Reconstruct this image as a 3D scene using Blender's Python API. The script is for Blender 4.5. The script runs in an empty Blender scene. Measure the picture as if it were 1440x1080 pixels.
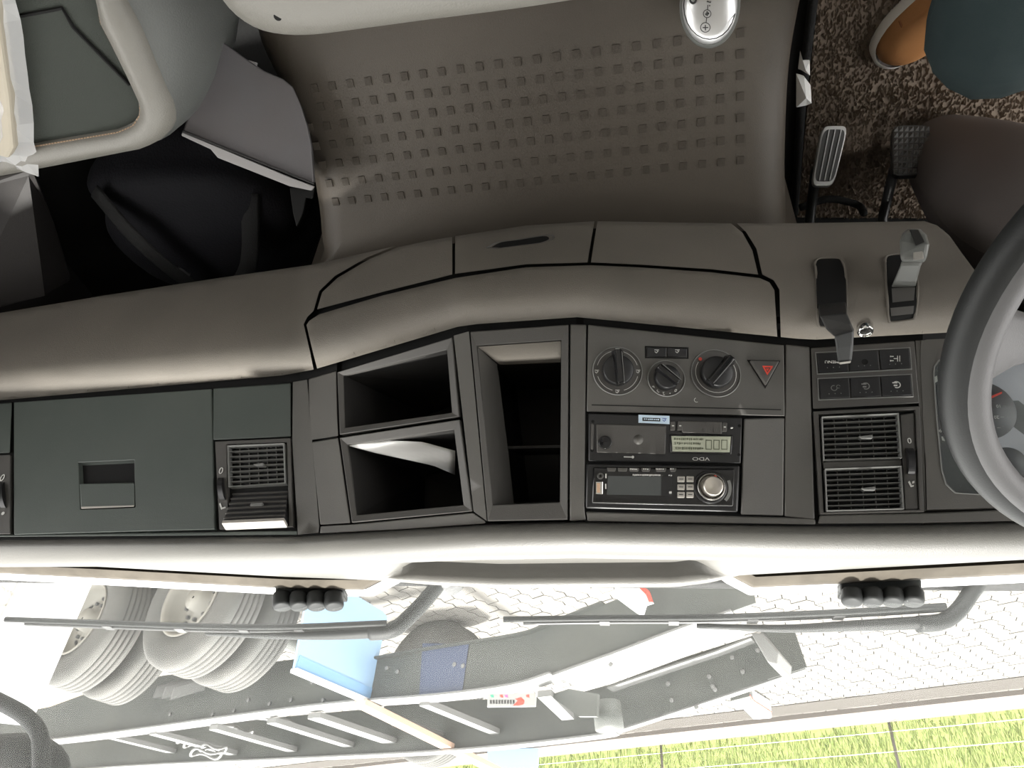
import bpy, bmesh, math, random
import numpy as np
from math import sin, cos, pi, radians, sqrt, atan2
from mathutils import Vector, Matrix
from mathutils.geometry import delaunay_2d_cdt

random.seed(7)
SC = bpy.context.scene
COL = SC.collection

# ------------------------------------------------------------------ camera, sky, exposure
PITCH, YAW, ROLL = radians(38), radians(10.5), radians(4.7)
ZC = 2.60                                   # lens height above the paving
F = 1040.0                                  # focal length in photo pixels (1440 wide)
C = np.array([0.0, 0.0, ZC])
fw = np.array([sin(YAW)*cos(PITCH), cos(YAW)*cos(PITCH), -sin(PITCH)])
r0 = np.array([cos(YAW), -sin(YAW), 0.0])
u0 = np.cross(r0, fw)
ex = cos(ROLL)*(-r0) - sin(ROLL)*u0         # photo right (the phone was held upside down)
ey = sin(ROLL)*(-r0) + cos(ROLL)*u0         # photo down
cd = bpy.data.cameras.new('camera'); cam = bpy.data.objects.new('camera', cd); COL.objects.link(cam)
cd.sensor_width = 36; cd.lens = F/1440*36; cd.clip_start = 0.03; cd.clip_end = 200
M = Matrix(((ex[0], -ey[0], -fw[0], C[0]), (ex[1], -ey[1], -fw[1], C[1]), (ex[2], -ey[2], -fw[2], C[2]), (0, 0, 0, 1)))
cam.matrix_world = M
SC.camera = cam

w = bpy.data.worlds.new('overcast_sky'); SC.world = w; w.use_nodes = True
nt = w.node_tree; nt.nodes.clear()
bgn = nt.nodes.new('ShaderNodeBackground'); out = nt.nodes.new('ShaderNodeOutputWorld')
bgn.inputs['Color'].default_value = (1.0, .985, .955, 1); bgn.inputs['Strength'].default_value = 4.6
nt.links.new(bgn.outputs[0], out.inputs[0])
sd = bpy.data.lights.new('hazy_sun', 'SUN'); sd.energy = 17.0; sd.angle = radians(6); sd.color = (1, .97, .92)
so = bpy.data.objects.new('hazy_sun', sd); COL.objects.link(so)
so.rotation_euler = (radians(-14), radians(0), 0)

vs = SC.view_settings
vs.view_transform = 'Standard'; vs.look = 'None'; vs.gamma = 1; vs.use_curve_mapping = False; vs.exposure = 0.18

# ------------------------------------------------------------------ picture-to-place helpers
def ray(x, y): return fw + ex*((x-720)/F) + ey*((y-540)/F)
def dp(x, y, d): return C + ray(x, y)*d
def pln(x, y, p, n):
    d = ray(x, y); p = np.array(p, float); n = np.array(n, float)
    return C + d*(np.dot(p-C, n)/np.dot(d, n))
def zp(x, y, z): return pln(x, y, (0, 0, z), (0, 0, 1))
def prj(p):
    q = np.array(p)-C; k = q@fw
    return 720+F*(q@ex)/k, 540+F*(q@ey)/k, k
def unit(v): v = np.array(v, float); return v/np.linalg.norm(v)

# ------------------------------------------------------------------ materials
MATS = {}
def mat(name, col, rough=.6, spec=.5, metal=0, nscale=0, namt=.0, bump=0, bscale=300, col2=None, c2scale=6, emit=None, coat=0, detail=3):
    if name in MATS: return MATS[name]
    m = bpy.data.materials.new(name); m.use_nodes = True; t = m.node_tree; b = t.nodes['Principled BSDF']
    b.inputs['Roughness'].default_value = rough; b.inputs['Metallic'].default_value = metal
    b.inputs['Specular IOR Level'].default_value = spec; b.inputs['Coat Weight'].default_value = coat
    b.inputs['Base Color'].default_value = (*col, 1)
    if col2 or bump or nscale:
        tc = t.nodes.new('ShaderNodeTexCoord')
    if col2:
        n = t.nodes.new('ShaderNodeTexNoise'); n.inputs['Scale'].default_value = c2scale; n.inputs['Detail'].default_value = 6
        r = t.nodes.new('ShaderNodeValToRGB'); r.color_ramp.elements[0].position = .35; r.color_ramp.elements[1].position = .68
        r.color_ramp.elements[0].color = (*col, 1); r.color_ramp.elements[1].color = (*col2, 1)
        t.links.new(tc.outputs['Object'], n.inputs['Vector']); t.links.new(n.outputs['Fac'], r.inputs['Fac'])
        t.links.new(r.outputs['Color'], b.inputs['Base Color'])
    if bump:
        n = t.nodes.new('ShaderNodeTexNoise'); n.inputs['Scale'].default_value = bscale; n.inputs['Detail'].default_value = detail
        bp = t.nodes.new('ShaderNodeBump'); bp.inputs['Strength'].default_value = bump; bp.inputs['Distance'].default_value = .002
        t.links.new(tc.outputs['Object'], n.inputs['Vector']); t.links.new(n.outputs['Fac'], bp.inputs['Height'])
        t.links.new(bp.outputs['Normal'], b.inputs['Normal'])
    if emit: b.inputs['Emission Color'].default_value = (*emit, 1); b.inputs['Emission Strength'].default_value = 1
    MATS[name] = m; return m

M_FASCIA = mat('charcoal_plastic', (.076, .073, .068), .5, .5, bump=.12, bscale=900, col2=(.088, .084, .077), c2scale=9)
M_FRAME = mat('black_brown_plastic', (.062, .059, .055), .5, .5, bump=.12, bscale=900)
M_GAP = mat('gap_black', (.008, .008, .008), .8, .2)
M_PAD = mat('soft_grey_pad', (.112, .102, .088), .6, .35, bump=.3, bscale=900, col2=(.14, .126, .108), c2scale=5)
M_TOP = mat('dusty_dash_top', (.082, .08, .073), .45, .6, bump=.2, bscale=800, col2=(.095, .091, .083), c2scale=4)
M_GLOVE = mat('green_grey_plastic', (.052, .063, .057), .5, .5, bump=.12, bscale=900, col2=(.062, .072, .065), c2scale=7)
M_LINERB = mat('bin_black', (.022, .021, .02), .6, .3, bump=.1, bscale=800)
M_BLACK = mat('satin_black', (.012, .012, .013), .38, .5)
M_GLOSS = mat('gloss_black', (.01, .01, .011), .15, .5)
M_MARK = mat('white_marking', (.5, .5, .48), .6)
M_SLAT = mat('vent_slat_grey', (.17, .172, .166), .42, .5)
M_RED = mat('red_marking', (.55, .05, .03), .5)
M_BLUE = mat('blue_marking', (.1, .16, .4), .5)
M_LCD = mat('lcd_olive', (.4, .42, .33), .25, .5)
M_LCDINK = mat('lcd_ink', (.08, .09, .06), .4)
M_STICKER = mat('blue_sticker', (.55, .68, .8), .4)
M_SILVER = mat('brushed_silver', (.62, .58, .53), .28, .5, metal=.9)
M_CHROME = mat('chrome', (.75, .75, .74), .12, .5, metal=1)
M_BTN = mat('grey_button', (.36, .34, .31), .5)
M_TUNNEL = mat('brown_grey_vinyl', (.066, .055, .043), .5, .5, bump=.3, bscale=900, col2=(.08, .067, .052), c2scale=4)
M_EMB = mat('darker_vinyl_square', (.054, .044, .034), .6, .4, bump=.3, bscale=900)  # a little darker than the tunnel vinyl around the squares
M_CARPET = mat('brown_loop_carpet', (.2, .16, .125), .95, .1, col2=(.225, .182, .145), c2scale=9)
M_FLOORB = mat('dark_floor_rubber', (.02, .02, .02), .8, .2, bump=.3, bscale=200)
M_VINYL = mat('light_grey_vinyl', (.18, .172, .153), .45, .5, bump=.25, bscale=500)
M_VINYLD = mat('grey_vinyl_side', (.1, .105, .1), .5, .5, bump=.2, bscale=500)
M_FABRIC = mat('green_grey_fabric', (.046, .051, .045), .9, .2, bump=.5, bscale=900)
M_STITCH = mat('tan_thread', (.45, .32, .22), .8)
M_BIN = mat('violet_grey_plastic', (.105, .1, .106), .5, .5, bump=.15, bscale=700, col2=(.095, .086, .086), c2scale=8)
M_BINRIM = mat('pale_plastic_rim', (.3, .29, .29), .4)
M_BAG = mat('black_nylon', (.008, .008, .011), .8, .3, bump=.6, bscale=260)
M_STRAP = mat('black_webbing', (.02, .02, .02), .8, .2, bump=.5, bscale=500)
M_DOOR = mat('dark_door_plastic', (.034, .031, .03), .6, .4, bump=.2, bscale=700)
M_SHROUD = mat('brown_black_plastic', (.12, .104, .098), .55, .4, bump=.2, bscale=700)
M_WHEEL = mat('steering_leather', (.015, .016, .016), .5, .3, bump=.12, bscale=700)
M_WHEELG = mat('steering_grey', (.1, .098, .1), .5, .4, bump=.15, bscale=700)
M_LEVER = mat('lever_grey', (.13, .134, .126), .4, .5)
M_LEVERD = mat('lever_dark', (.03, .03, .03), .4, .5)
M_JEANS = mat('dark_teal_denim', (.017, .027, .028), .9, .2, bump=.5, bscale=1200, col2=(.023, .034, .035), c2scale=14)
M_SHOE = mat('tan_leather', (.46, .21, .08), .5, .4, bump=.2, bscale=300, col2=(.54, .26, .105), c2scale=14)
M_SOLE = mat('off_white_sole', (.85, .82, .77), .6)
M_PAPER = mat('white_paper', (.8, .8, .79), .7, .2)
M_CARD = mat('beige_paper', (.42, .38, .31), .7, .2)
M_PEDAL = mat('pedal_rubber', (.035, .035, .034), .45, .4)
M_PEDALM = mat('pedal_metal', (.4, .4, .39), .35, .5, metal=.4)
M_LINER = mat('light_headliner', (.62, .6, .57), .9, .1)
M_FACE = mat('gauge_face', (.05, .05, .056), .3, .5)
M_FACEL = mat('gauge_surround', (.32, .32, .35), .35, .5)
# outside
M_PAVE = mat('pale_concrete_paver', (.122, .116, .106), .9, .2, bump=.3, bscale=40, col2=(.135, .128, .116), c2scale=1.2)
M_JOINT = mat('sand_joint', (.055, .046, .037), .95, .1)
M_SAND = mat('tan_sand', (.2, .16, .11), .95, .1, col2=(.24, .19, .13), c2scale=3)
M_STEEL = mat('grey_painted_steel', (.058, .062, .058), .6, .4, col2=(.074, .077, .07), c2scale=3)
M_FLANGE = mat('skylit_steel', (.16, .16, .155), .5, .5)  # paler than the webs, skylight on upward faces put into the colour
M_TYRE = mat('dusty_tyre_rubber', (.07, .069, .065), .85, .3, bump=.3, bscale=120, col2=(.09, .087, .081), c2scale=5)
M_GROOVE = mat('tyre_groove', (.02, .02, .02), .9, .1)
M_RIM = mat('cream_wheel_rim', (.2, .19, .165), .5, .4)
M_LBLUE = mat('light_blue_paint', (.3, .46, .66), .5, .4)
M_MBLUE = mat('mid_blue_paint', (.2, .36, .58), .5, .4)
M_WOOD = mat('pale_pink_timber', (.52, .36, .27), .8, .2)
M_WHITE = mat('white_paint', (.72, .72, .72), .4, .5)
M_GRASS = mat('grass_soil', (.085, .105, .028), .95, .1, col2=(.13, .15, .045), c2scale=5)
M_BLADE = mat('grass_blade', (.125, .17, .038), .8, .2, col2=(.21, .225, .08), c2scale=9)
M_CURB = mat('curb_concrete', (.12, .105, .093), .9, .2)
M_GUTTER = mat('gutter_concrete', (.045, .04, .035), .9, .2)
M_RUBBER = mat('wiper_rubber', (.012, .013, .013), .6, .25)
M_SEAL = mat('dusty_seal', (.04, .034, .026), .8, .2, col2=(.065, .056, .044), c2scale=20)

def glass_mat(name, dust, tint=(.97, .985, .98)):
    m = bpy.data.materials.new(name); m.use_nodes = True; t = m.node_tree; t.nodes.clear()
    o = t.nodes.new('ShaderNodeOutputMaterial'); tr = t.nodes.new('ShaderNodeBsdfTransparent'); tr.inputs[0].default_value = (*tint, 1)
    tl = t.nodes.new('ShaderNodeBsdfTranslucent'); tl.inputs[0].default_value = (.9, .92, .9, 1)
    gl = t.nodes.new('ShaderNodeBsdfGlossy'); gl.inputs['Roughness'].default_value = .05
    tc = t.nodes.new('ShaderNodeTexCoord'); n = t.nodes.new('ShaderNodeTexNoise'); n.inputs['Scale'].default_value = 5; n.inputs['Detail'].default_value = 7
    mr = t.nodes.new('ShaderNodeMapRange'); mr.inputs['From Min'].default_value = .3; mr.inputs['From Max'].default_value = .75
    mr.inputs['To Min'].default_value = dust*.75; mr.inputs['To Max'].default_value = dust*1.3
    t.links.new(tc.outputs['Object'], n.inputs[0]); t.links.new(n.outputs['Fac'], mr.inputs[0])
    a = t.nodes.new('ShaderNodeMixShader'); b = t.nodes.new('ShaderNodeMixShader')
    t.links.new(mr.outputs[0], a.inputs[0]); t.links.new(tr.outputs[0], a.inputs[1]); t.links.new(tl.outputs[0], a.inputs[2])
    b.inputs[0].default_value = .03
    t.links.new(a.outputs[0], b.inputs[1]); t.links.new(gl.outputs[0], b.inputs[2]); t.links.new(b.outputs[0], o.inputs[0])
    MATS[name] = m; return m
M_SHIELD = glass_mat('dusty_windscreen_glass', .026)
M_LENS = glass_mat('gauge_lens', .03)
def film_mat():
    m = bpy.data.materials.new('clear_plastic_film'); m.use_nodes = True; t = m.node_tree; t.nodes.clear()
    o = t.nodes.new('ShaderNodeOutputMaterial'); tr = t.nodes.new('ShaderNodeBsdfTransparent')
    d = t.nodes.new('ShaderNodeBsdfPrincipled'); d.inputs['Base Color'].default_value = (.8, .8, .8, 1); d.inputs['Roughness'].default_value = .2
    mx = t.nodes.new('ShaderNodeMixShader'); mx.inputs[0].default_value = .45
    t.links.new(tr.outputs[0], mx.inputs[1]); t.links.new(d.outputs[0], mx.inputs[2]); t.links.new(mx.outputs[0], o.inputs[0])
    return m
M_FILM = film_mat()

# ------------------------------------------------------------------ object helpers
BASE = {}
def base(o): return BASE.get(o.name, np.zeros(3)) if o else np.zeros(3)
def tag(o, label=None, cat=None, group=None, kind=None):
    if label: o['label'] = label
    if cat: o['category'] = cat
    if group: o['group'] = group
    if kind: o['kind'] = kind
    return o
def thing(name, label, cat, loc, group=None):
    o = bpy.data.objects.new(name, None); COL.objects.link(o); o.empty_display_size = .05
    o.location = tuple(loc); BASE[o.name] = np.array(loc, float)
    return tag(o, label, cat, group)
def obj(name, V, Fc, m, parent=None, smooth=False, bev=0, sub=0, seg=2, label=None):
    V = np.array(V, float); b = base(parent)
    if parent is None:
        b = V.mean(axis=0); b[2] = V[:, 2].min()
    me = bpy.data.meshes.new(name)
    me.from_pydata([tuple(v) for v in (V-b)], [], [tuple(f) for f in Fc])
    bm = bmesh.new(); bm.from_mesh(me); bmesh.ops.recalc_face_normals(bm, faces=bm.faces); bm.to_mesh(me); bm.free()
    me.materials.append(m)
    if smooth:
        for p in me.polygons: p.use_smooth = True
    o = bpy.data.objects.new(name, me); COL.objects.link(o)
    if parent is None: o.location = tuple(b); BASE[o.name] = b
    else: o.parent = parent; BASE[o.name] = b
    if bev:
        k = o.modifiers.new('bevel', 'BEVEL'); k.width = bev; k.segments = seg; k.limit_method = 'ANGLE'; k.angle_limit = radians(40)
        k.harden_normals = False
    if sub:
        k = o.modifiers.new('sub', 'SUBSURF'); k.levels = sub; k.render_levels = sub
    if label: o['label'] = label
    return o
class MB:
    def __init__(s): s.V = []; s.F = []
    def add(s, V, Fc):
        k = len(s.V); s.V += [np.array(v, float) for v in V]; s.F += [tuple(i+k for i in f) for f in Fc]; return s
    def box(s, a, b):
        x0, y0, z0 = a; x1, y1, z1 = b
        return s.add([(x0,y0,z0),(x1,y0,z0),(x1,y1,z0),(x0,y1,z0),(x0,y0,z1),(x1,y0,z1),(x1,y1,z1),(x0,y1,z1)], HEX)
    def bar(s, p, q, wv, hv):          # a bar from p to q, half-width vectors wv, hv
        p, q, wv, hv = map(lambda v: np.array(v, float), (p, q, wv, hv))
        return s.add([p-wv-hv, p+wv-hv, p+wv+hv, p-wv+hv, q-wv-hv, q+wv-hv, q+wv+hv, q-wv+hv], HEX)
    def prism(s, poly, ext):
        n = len(poly); ext = np.array(ext, float); P = [np.array(p, float) for p in poly]
        return s.add(P+[p+ext for p in P], [tuple(range(n)), tuple(range(2*n-1, n-1, -1))]+[(i, (i+1) % n, n+(i+1) % n, n+i) for i in range(n)])
    def tube(s, pts, rad, seg=12, flat=None, cap=True):
        pts = [np.array(p, float) for p in pts]; n = len(pts)
        if not hasattr(rad, '__len__'): rad = [rad]*n
        t0 = unit(pts[1]-pts[0]); a = np.cross(t0, [0, 0, 1]) if flat is None else np.array(flat, float)
        if np.linalg.norm(a) < .05: a = np.array([1., 0, 0])
        k = len(s.V)
        for i in range(n):
            t = unit(pts[min(i+1, n-1)]-pts[max(i-1, 0)]); a = unit(a-t*np.dot(a, t)); b = np.cross(t, a)
            r = rad[i]; ra, rb = (r if hasattr(r, '__len__') else (r, r))
            for j in range(seg):
                q = 2*pi*j/seg; s.V.append(pts[i]+a*ra*cos(q)+b*rb*sin(q))
        for i in range(n-1):
            for j in range(seg):
                s.F.append((k+i*seg+j, k+i*seg+(j+1) % seg, k+(i+1)*seg+(j+1) % seg, k+(i+1)*seg+j))
        if cap: s.F.append(tuple(k+j for j in range(seg))); s.F.append(tuple(k+(n-1)*seg+j for j in range(seg)))
        return s
    def lathe(s, o, a, b, n, prof, seg=32, cap=True):   # prof: (r, h) list
        k = len(s.V); o, a, b, n = map(lambda v: np.array(v, float), (o, a, b, n))
        for r, h in prof:
            for j in range(seg): q = 2*pi*j/seg; s.V.append(o+(a*cos(q)+b*sin(q))*r+n*h)
        for i in range(len(prof)-1):
            for j in range(seg):
                s.F.append((k+i*seg+j, k+i*seg+(j+1) % seg, k+(i+1)*seg+(j+1) % seg, k+(i+1)*seg+j))
        if cap: s.F.append(tuple(k+j for j in range(seg))); s.F.append(tuple(k+(len(prof)-1)*seg+j for j in range(seg)))
        return s
    def grid(s, rows):
        k = len(s.V); n = len(rows[0])
        for r in rows: s.V += [np.array(p, float) for p in r]
        for i in range(len(rows)-1):
            for j in range(n-1): s.F.append((k+i*n+j, k+i*n+j+1, k+(i+1)*n+j+1, k+(i+1)*n+j))
        return s
    def build(s, name, m, parent=None, **kw): return obj(name, s.V, s.F, m, parent, **kw)
HEX = [(0,1,2,3),(4,5,6,7),(0,1,5,4),(1,2,6,5),(2,3,7,6),(3,0,4,7)]
def smooth_line(pts, n=8):              # Catmull-Rom through the points
    P = [np.array(p, float) for p in pts]; P = [2*P[0]-P[1]]+P+[2*P[-1]-P[-2]]; R = []
    for i in range(1, len(P)-2):
        for k in range(n):
            t = k/n; a, b, c, d = P[i-1:i+3]
            R.append(.5*(2*b+(c-a)*t+(2*a-5*b+4*c-d)*t*t+(3*b-a-3*c+d)*t**3))
    R.append(P[-2]); return R
def interp(tab):
    xs = [p[0] for p in tab]; ys = [p[1] for p in tab]
    return lambda x: float(np.interp(x, xs, ys))

# ------------------------------------------------------------------ the dashboard's front surface
ZT, ZB = ZC-.414, ZC-.629                   # upper and lower edge heights of the fascia
TOPK = [(-160,759),(420,752),(668,737),(812,733),(1143,738),(1297,737),(1600,728)]
BOTK = [(-160,586),(420,535),(652,466),(812,455),(1139,487),(1290,479),(1600,462)]
yT, yB = interp(TOPK), interp(BOTK)
_iT = interp([(x, 1/np.dot(zp(x, y, ZT)-C, fw)) for x, y in TOPK])
_iB = interp([(x, 1/np.dot(zp(x, y, ZB)-C, fw)) for x, y in BOTK])
def fdepth(x, y):
    a, b = yT(x), yB(x); t = (y-a)/(b-a)
    return 1/((1-t)*_iT(x)+t*_iB(x))
def make_surf(depth, e=1.5):
    def frame(x, y):
        o = dp(x, y, depth(x, y))
        tx = dp(x+e, y, depth(x+e, y))-dp(x-e, y, depth(x-e, y)); ty = dp(x, y+e, depth(x, y+e))-dp(x, y-e, depth(x, y-e))
        n = unit(np.cross(-tx, ty)); s = np.linalg.norm(tx)/(2*e)
        R = unit(-tx); U = np.cross(n, R)
        return o, R, U, n, s
    def S(x, y, h=0):
        o, R, U, n, s = frame(x, y); return o+n*h
    S.frame = frame
    return S
FS = make_surf(fdepth)

def slab(name, poly, h0, h1, m, parent, S=FS, bev=.0012, **kw):
    P = np.array(poly)
    if S is FS and max(np.ptp(P[:, 0]), np.ptp(P[:, 1])) > 45:      # long pieces follow the curved fascia
        return patch(name, poly, fdepth, m, parent, thick=h1-h0, step=24, off=h1, bev=bev, **kw)
    n = len(poly); V = [S(x, y, h1) for x, y in poly]+[S(x, y, h0) for x, y in poly]
    Fc = [tuple(range(n)), tuple(range(2*n-1, n-1, -1))]+[(i, (i+1) % n, n+(i+1) % n, n+i) for i in range(n)]
    return obj(name, V, Fc, m, parent, bev=bev, **kw)
def rect(x0, y0, x1, y1): return [(x0, y0), (x1, y0), (x1, y1), (x0, y1)]
def ring(name, outer, inner, h0, h1, m, parent, S=FS, bev=.001, hin=None, **kw):
    hin = h1 if hin is None else hin
    if S is FS:
        k = 7; dens = lambda q: [tuple(np.array(q[i])*(1-j/k)+np.array(q[(i+1) % len(q)])*j/k) for i in range(len(q)) for j in range(k)]
        outer, inner = dens(outer), dens(inner); n = len(outer); nr = 5; L_ = []
        for t in np.linspace(0, 1, nr): L_.append([S(a*(1-t)+c*t, b*(1-t)+d*t, h1*(1-t)+hin*t) for (a, b), (c, d) in zip(outer, inner)])
        L_.append([S(x, y, h0) for x, y in inner]); L_.append([S(x, y, h0) for x, y in outer]); V = [p for r in L_ for p in r]; Fc = []; m_ = len(L_)
        for a in range(m_):
            b = (a+1) % m_
            for i in range(n): j = (i+1) % n; Fc.append((a*n+i, a*n+j, b*n+j, b*n+i))
        return obj(name, V, Fc, m, parent, bev=bev, **kw)
    n = len(outer)
    V = [S(x, y, h1) for x, y in outer]+[S(x, y, hin) for x, y in inner]+[S(x, y, h0) for x, y in outer]+[S(x, y, h0) for x, y in inner]
    Fc = []
    for i in range(n):
        j = (i+1) % n
        Fc += [(i, j, n+j, n+i), (2*n+i, 2*n+j, 3*n+j, 3*n+i), (i, j, 2*n+j, 2*n+i), (n+i, n+j, 3*n+j, 3*n+i)]
    return obj(name, V, Fc, m, parent, bev=bev, **kw)
def lerp2(q, u, v):                        # bilinear point in a px quad (tl, tr, br, bl)
    (a, b), (c, d), (e, f), (g, h) = q
    return ((a*(1-u)+c*u)*(1-v)+(g*(1-u)+e*u)*v, (b*(1-u)+d*u)*(1-v)+(h*(1-u)+f*u)*v)
def sub(q, u0_, v0_, u1_, v1_): return [lerp2(q, u0_, v0_), lerp2(q, u1_, v0_), lerp2(q, u1_, v1_), lerp2(q, u0_, v1_)]
def shrink(q, px):
    c = np.mean(np.array(q), axis=0); R = []
    for p in q:
        d = np.array(p)-c; L = np.abs(d); R.append(tuple(np.array(p)-np.sign(d)*px))
    return R
def lathe_px(name, x, y, prof, m, parent, S=FS, seg=32, smooth=True, **kw):   # prof: (r in photo px, h in m)
    o, R, U, n, s = S.frame(x, y)
    return MB().lathe(o, R, U, n, [(r*s, h) for r, h in prof], seg).build(name, m, parent, smooth=smooth, bev=kw.pop('bev', .0006), **kw)
def text(s_, x, y, hpx, m, parent, S=FS, h=.001, rot=0, name='lettering', ext=.0002, sx=1):
    o, R, U, n, s = S.frame(x, y)
    cu = bpy.data.curves.new(name, 'FONT'); cu.body = s_; cu.size = hpx*s*1.38; cu.align_x = 'CENTER'; cu.align_y = 'CENTER'; cu.extrude = ext
    cu.materials.append(m); tmp = bpy.data.objects.new(name, cu); COL.objects.link(tmp); me = bpy.data.meshes.new_from_object(tmp); bpy.data.objects.remove(tmp); bpy.data.curves.remove(cu); me.name = name
    ob = bpy.data.objects.new(name, me); COL.objects.link(ob); ob.parent = parent
    c, q = cos(rot), sin(rot); R2 = R*c+U*q; U2 = U*c-R*q; p = o+n*h-base(parent)
    R2 = R2*sx
    ob.matrix_local = Matrix(((R2[0], U2[0], n[0], p[0]), (R2[1], U2[1], n[1], p[1]), (R2[2], U2[2], n[2], p[2]), (0, 0, 0, 1)))
    BASE[ob.name] = base(parent); return ob
def mark_row(x0, x1, y0, y1, hpx, m, parent, h, S=FS, seed=1, wmin=1.2, wmax=2.6, gap=.7, dh=.0002):
    rg = random.Random(seed); x = x0
    while x < x1:                                   # unreadably small print, one little stroke per character
        wd = rg.uniform(wmin, wmax); y = y0+(y1-y0)*(x-x0)/(x1-x0); k = hpx*rg.uniform(.7, 1)/2
        slab('print_mark', rect(x, y-k, min(x+wd, x1), y+k*rg.uniform(.4, 1)), h-dh, h+dh, m, parent, S, bev=0); x += wd+gap*rg.uniform(.6, 1.6)
def patch(name, poly, depth, m, parent, thick=.004, step=9, off=0, smooth=True, extra=(), **kw):
    S = make_surf(depth); P = np.array(poly, float); pts = []
    for i in range(len(P)):
        a, b = P[i], P[(i+1) % len(P)]; k = max(1, int(np.hypot(*(b-a))/step))
        pts += [a+(b-a)*j/k for j in range(k)]
    nb = len(pts); B = np.array(pts)
    x0, y0 = P.min(0); x1, y1 = P.max(0); xs = np.arange(x0, x1, step); ys = np.arange(y0, y1, step*.75)
    for gx in xs:
        for gy in ys:
            ins = False; j = nb-1
            for i in range(nb):
                if (B[i, 1] > gy) != (B[j, 1] > gy) and gx < (B[j, 0]-B[i, 0])*(gy-B[i, 1])/(B[j, 1]-B[i, 1])+B[i, 0]: ins = not ins
                j = i
            if ins and np.min(np.hypot(B[:, 0]-gx, B[:, 1]-gy)) > step*.45: pts.append(np.array([gx, gy]))
    if len(extra):
        ok = [p for p in pts[nb:] if min(np.hypot(p[0]-e[0], p[1]-e[1]) for e in extra) > step*.4]; pts = pts[:nb]+ok+[np.array(e) for e in extra]
    r = delaunay_2d_cdt([Vector(p) for p in pts], [(i, (i+1) % nb) for i in range(nb)], [], 1, 1e-4)
    q = [(v.x, v.y) for v in r[0]]; n = len(q)
    V = [S(x, y, off) if off else dp(x, y, depth(x, y)) for x, y in q]; V += [v+unit(v-C)*thick for v in V]
    Fc = [tuple(f) for f in r[2]]; cnt = {}
    for f in Fc:
        for i in range(len(f)):
            e = (f[i], f[(i+1) % len(f)]); cnt[tuple(sorted(e))] = cnt.get(tuple(sorted(e)), [])+[e]
    F2 = list(Fc)+[tuple(n+i for i in reversed(f)) for f in Fc]
    for k, v in cnt.items():
        if len(v) == 1: a, b = v[0]; F2.append((b, a, n+a, n+b))
    o = obj(name, V, F2, m, parent, smooth=smooth, **kw)
    if smooth:
        o.data.set_sharp_from_angle(angle=radians(50))
    return o

# ================================================================== THE SETTING
FLOOR = ZC-1.25
XL, XR, YBK, YFR, ROOF = -1.08, 1.30, -1.15, 1.16, ZC+.62
MB().box((XL, YBK, FLOOR-.04), (XR, YFR, FLOOR)).build('floor', M_FLOORB)['kind'] = 'structure'
MB().box((XL, YBK, ROOF), (XR, .92, ROOF+.04)).build('ceiling', M_LINER)['kind'] = 'structure'
o = MB().prism([(XL, .9, ROOF+.02), (XR, .9, ROOF+.02), (XR, 1.05, ROOF-.01), (XL, 1.05, ROOF-.01)], (0, 0, .015)).build('trim_3', M_GAP); o['kind'] = 'structure'; o['label'] = 'added unseen visor shading the cab from the sun'  # added out of view so the sun reaches only the dash top
MB().box((XL, YBK-.04, FLOOR), (XR, YBK, ROOF)).build('wall_back', M_LINER)['kind'] = 'structure'
MB().box((XL, YFR, FLOOR-.3), (XR, YFR+.03, ZT-.09)).build('wall_front', M_FLOORB)['kind'] = 'structure'
for nm, x in (('wall_left', XL-.04), ('wall_right', XR)):
    sill = ZC-.42 if x > 0 else FLOOR+.06           # the driver's door stands open
    m = MB().box((x, YBK, FLOOR), (x+.04, YFR, sill)).box((x, YBK, sill), (x+.04, -.35, ZC-.4)).box((x, YFR-.22, sill), (x+.04, YFR, ZC-.4)).box((x, YBK, ZC-.42), (x+.04, -.35, ROOF)).box((x, -.35, ZC+.45), (x+.04, YFR-.2, ROOF)).box((x, YFR-.12, ZC-.42), (x+.04, YFR, ROOF))
    m.build(nm, M_DOOR)['kind'] = 'structure'

# ------------------------------------------------------------------ dashboard carcass
dash = thing('dashboard', 'dark grey moulded truck dashboard with soft lower pad running across the cab', 'dashboard', (.1, .8, FLOOR))
# fascia backing: dark sheet seen in the gaps, notched where the open bins sit
def backing(x0, x1, cut=None):
    k = 24; rows = []
    for t in np.linspace(0, 1, 12):
        rows.append([FS(x, yT(x)*(1-t)+(yB(x)-22)*t, -.006) for x in np.linspace(x0, x1, k)])
    return rows
for a, b in ((-120, 470), (822, 1300)):
    MB().grid(backing(a, b)).build('fascia_backing', M_GAP, dash)
MB().grid([[FS(x, yB(x)+d, -.012) for x in np.linspace(455, 835, 30)] for d in (10, 0, -10, -22)]).build('fascia_backing', M_GAP, dash)
# face panels
def panel(poly, m=M_FASCIA, h=.0, name='fascia_panel', parent=dash, bev=.0015): return slab(name, poly, h-.006, h, m, parent, bev=bev)
panel([(-90,575),(17,566),(14,637),(-90,640)], M_GLOVE)
panel([(300,546.5),(409,538.5),(409,614),(299.5,619)], M_GLOVE)
panel([(-120,756),(-120,754),(418,746.5),(418,752)], M_GLOVE)                       # sill under the glove box line
panel([(412,537),(432,534),(449,740),(448,749),(419,752),(411,620)])               # pillar beside the vent
panel([(434,533),(473,522),(475.5,613),(435.5,619)])
panel([(437,622),(476,615.5),(493,735.5),(450.5,738)])
panel([(451,740),(494,737.5),(665,721),(683,733),(683,736),(560,744.5),(450,750)])
panel([(638,472),(659.5,466),(684.5,732.5),(666,719)])
panel([(802,456),(824.5,456.5),(822,716),(824,731),(801,732.5)])
panel([(824,719.5),(1038,726),(1103,727.5),(1146,730),(1147,737.5),(826,732.5)])
panel([(1104.5,484.5),(1138.5,488),(1145.5,730),(1103,726)])
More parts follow.
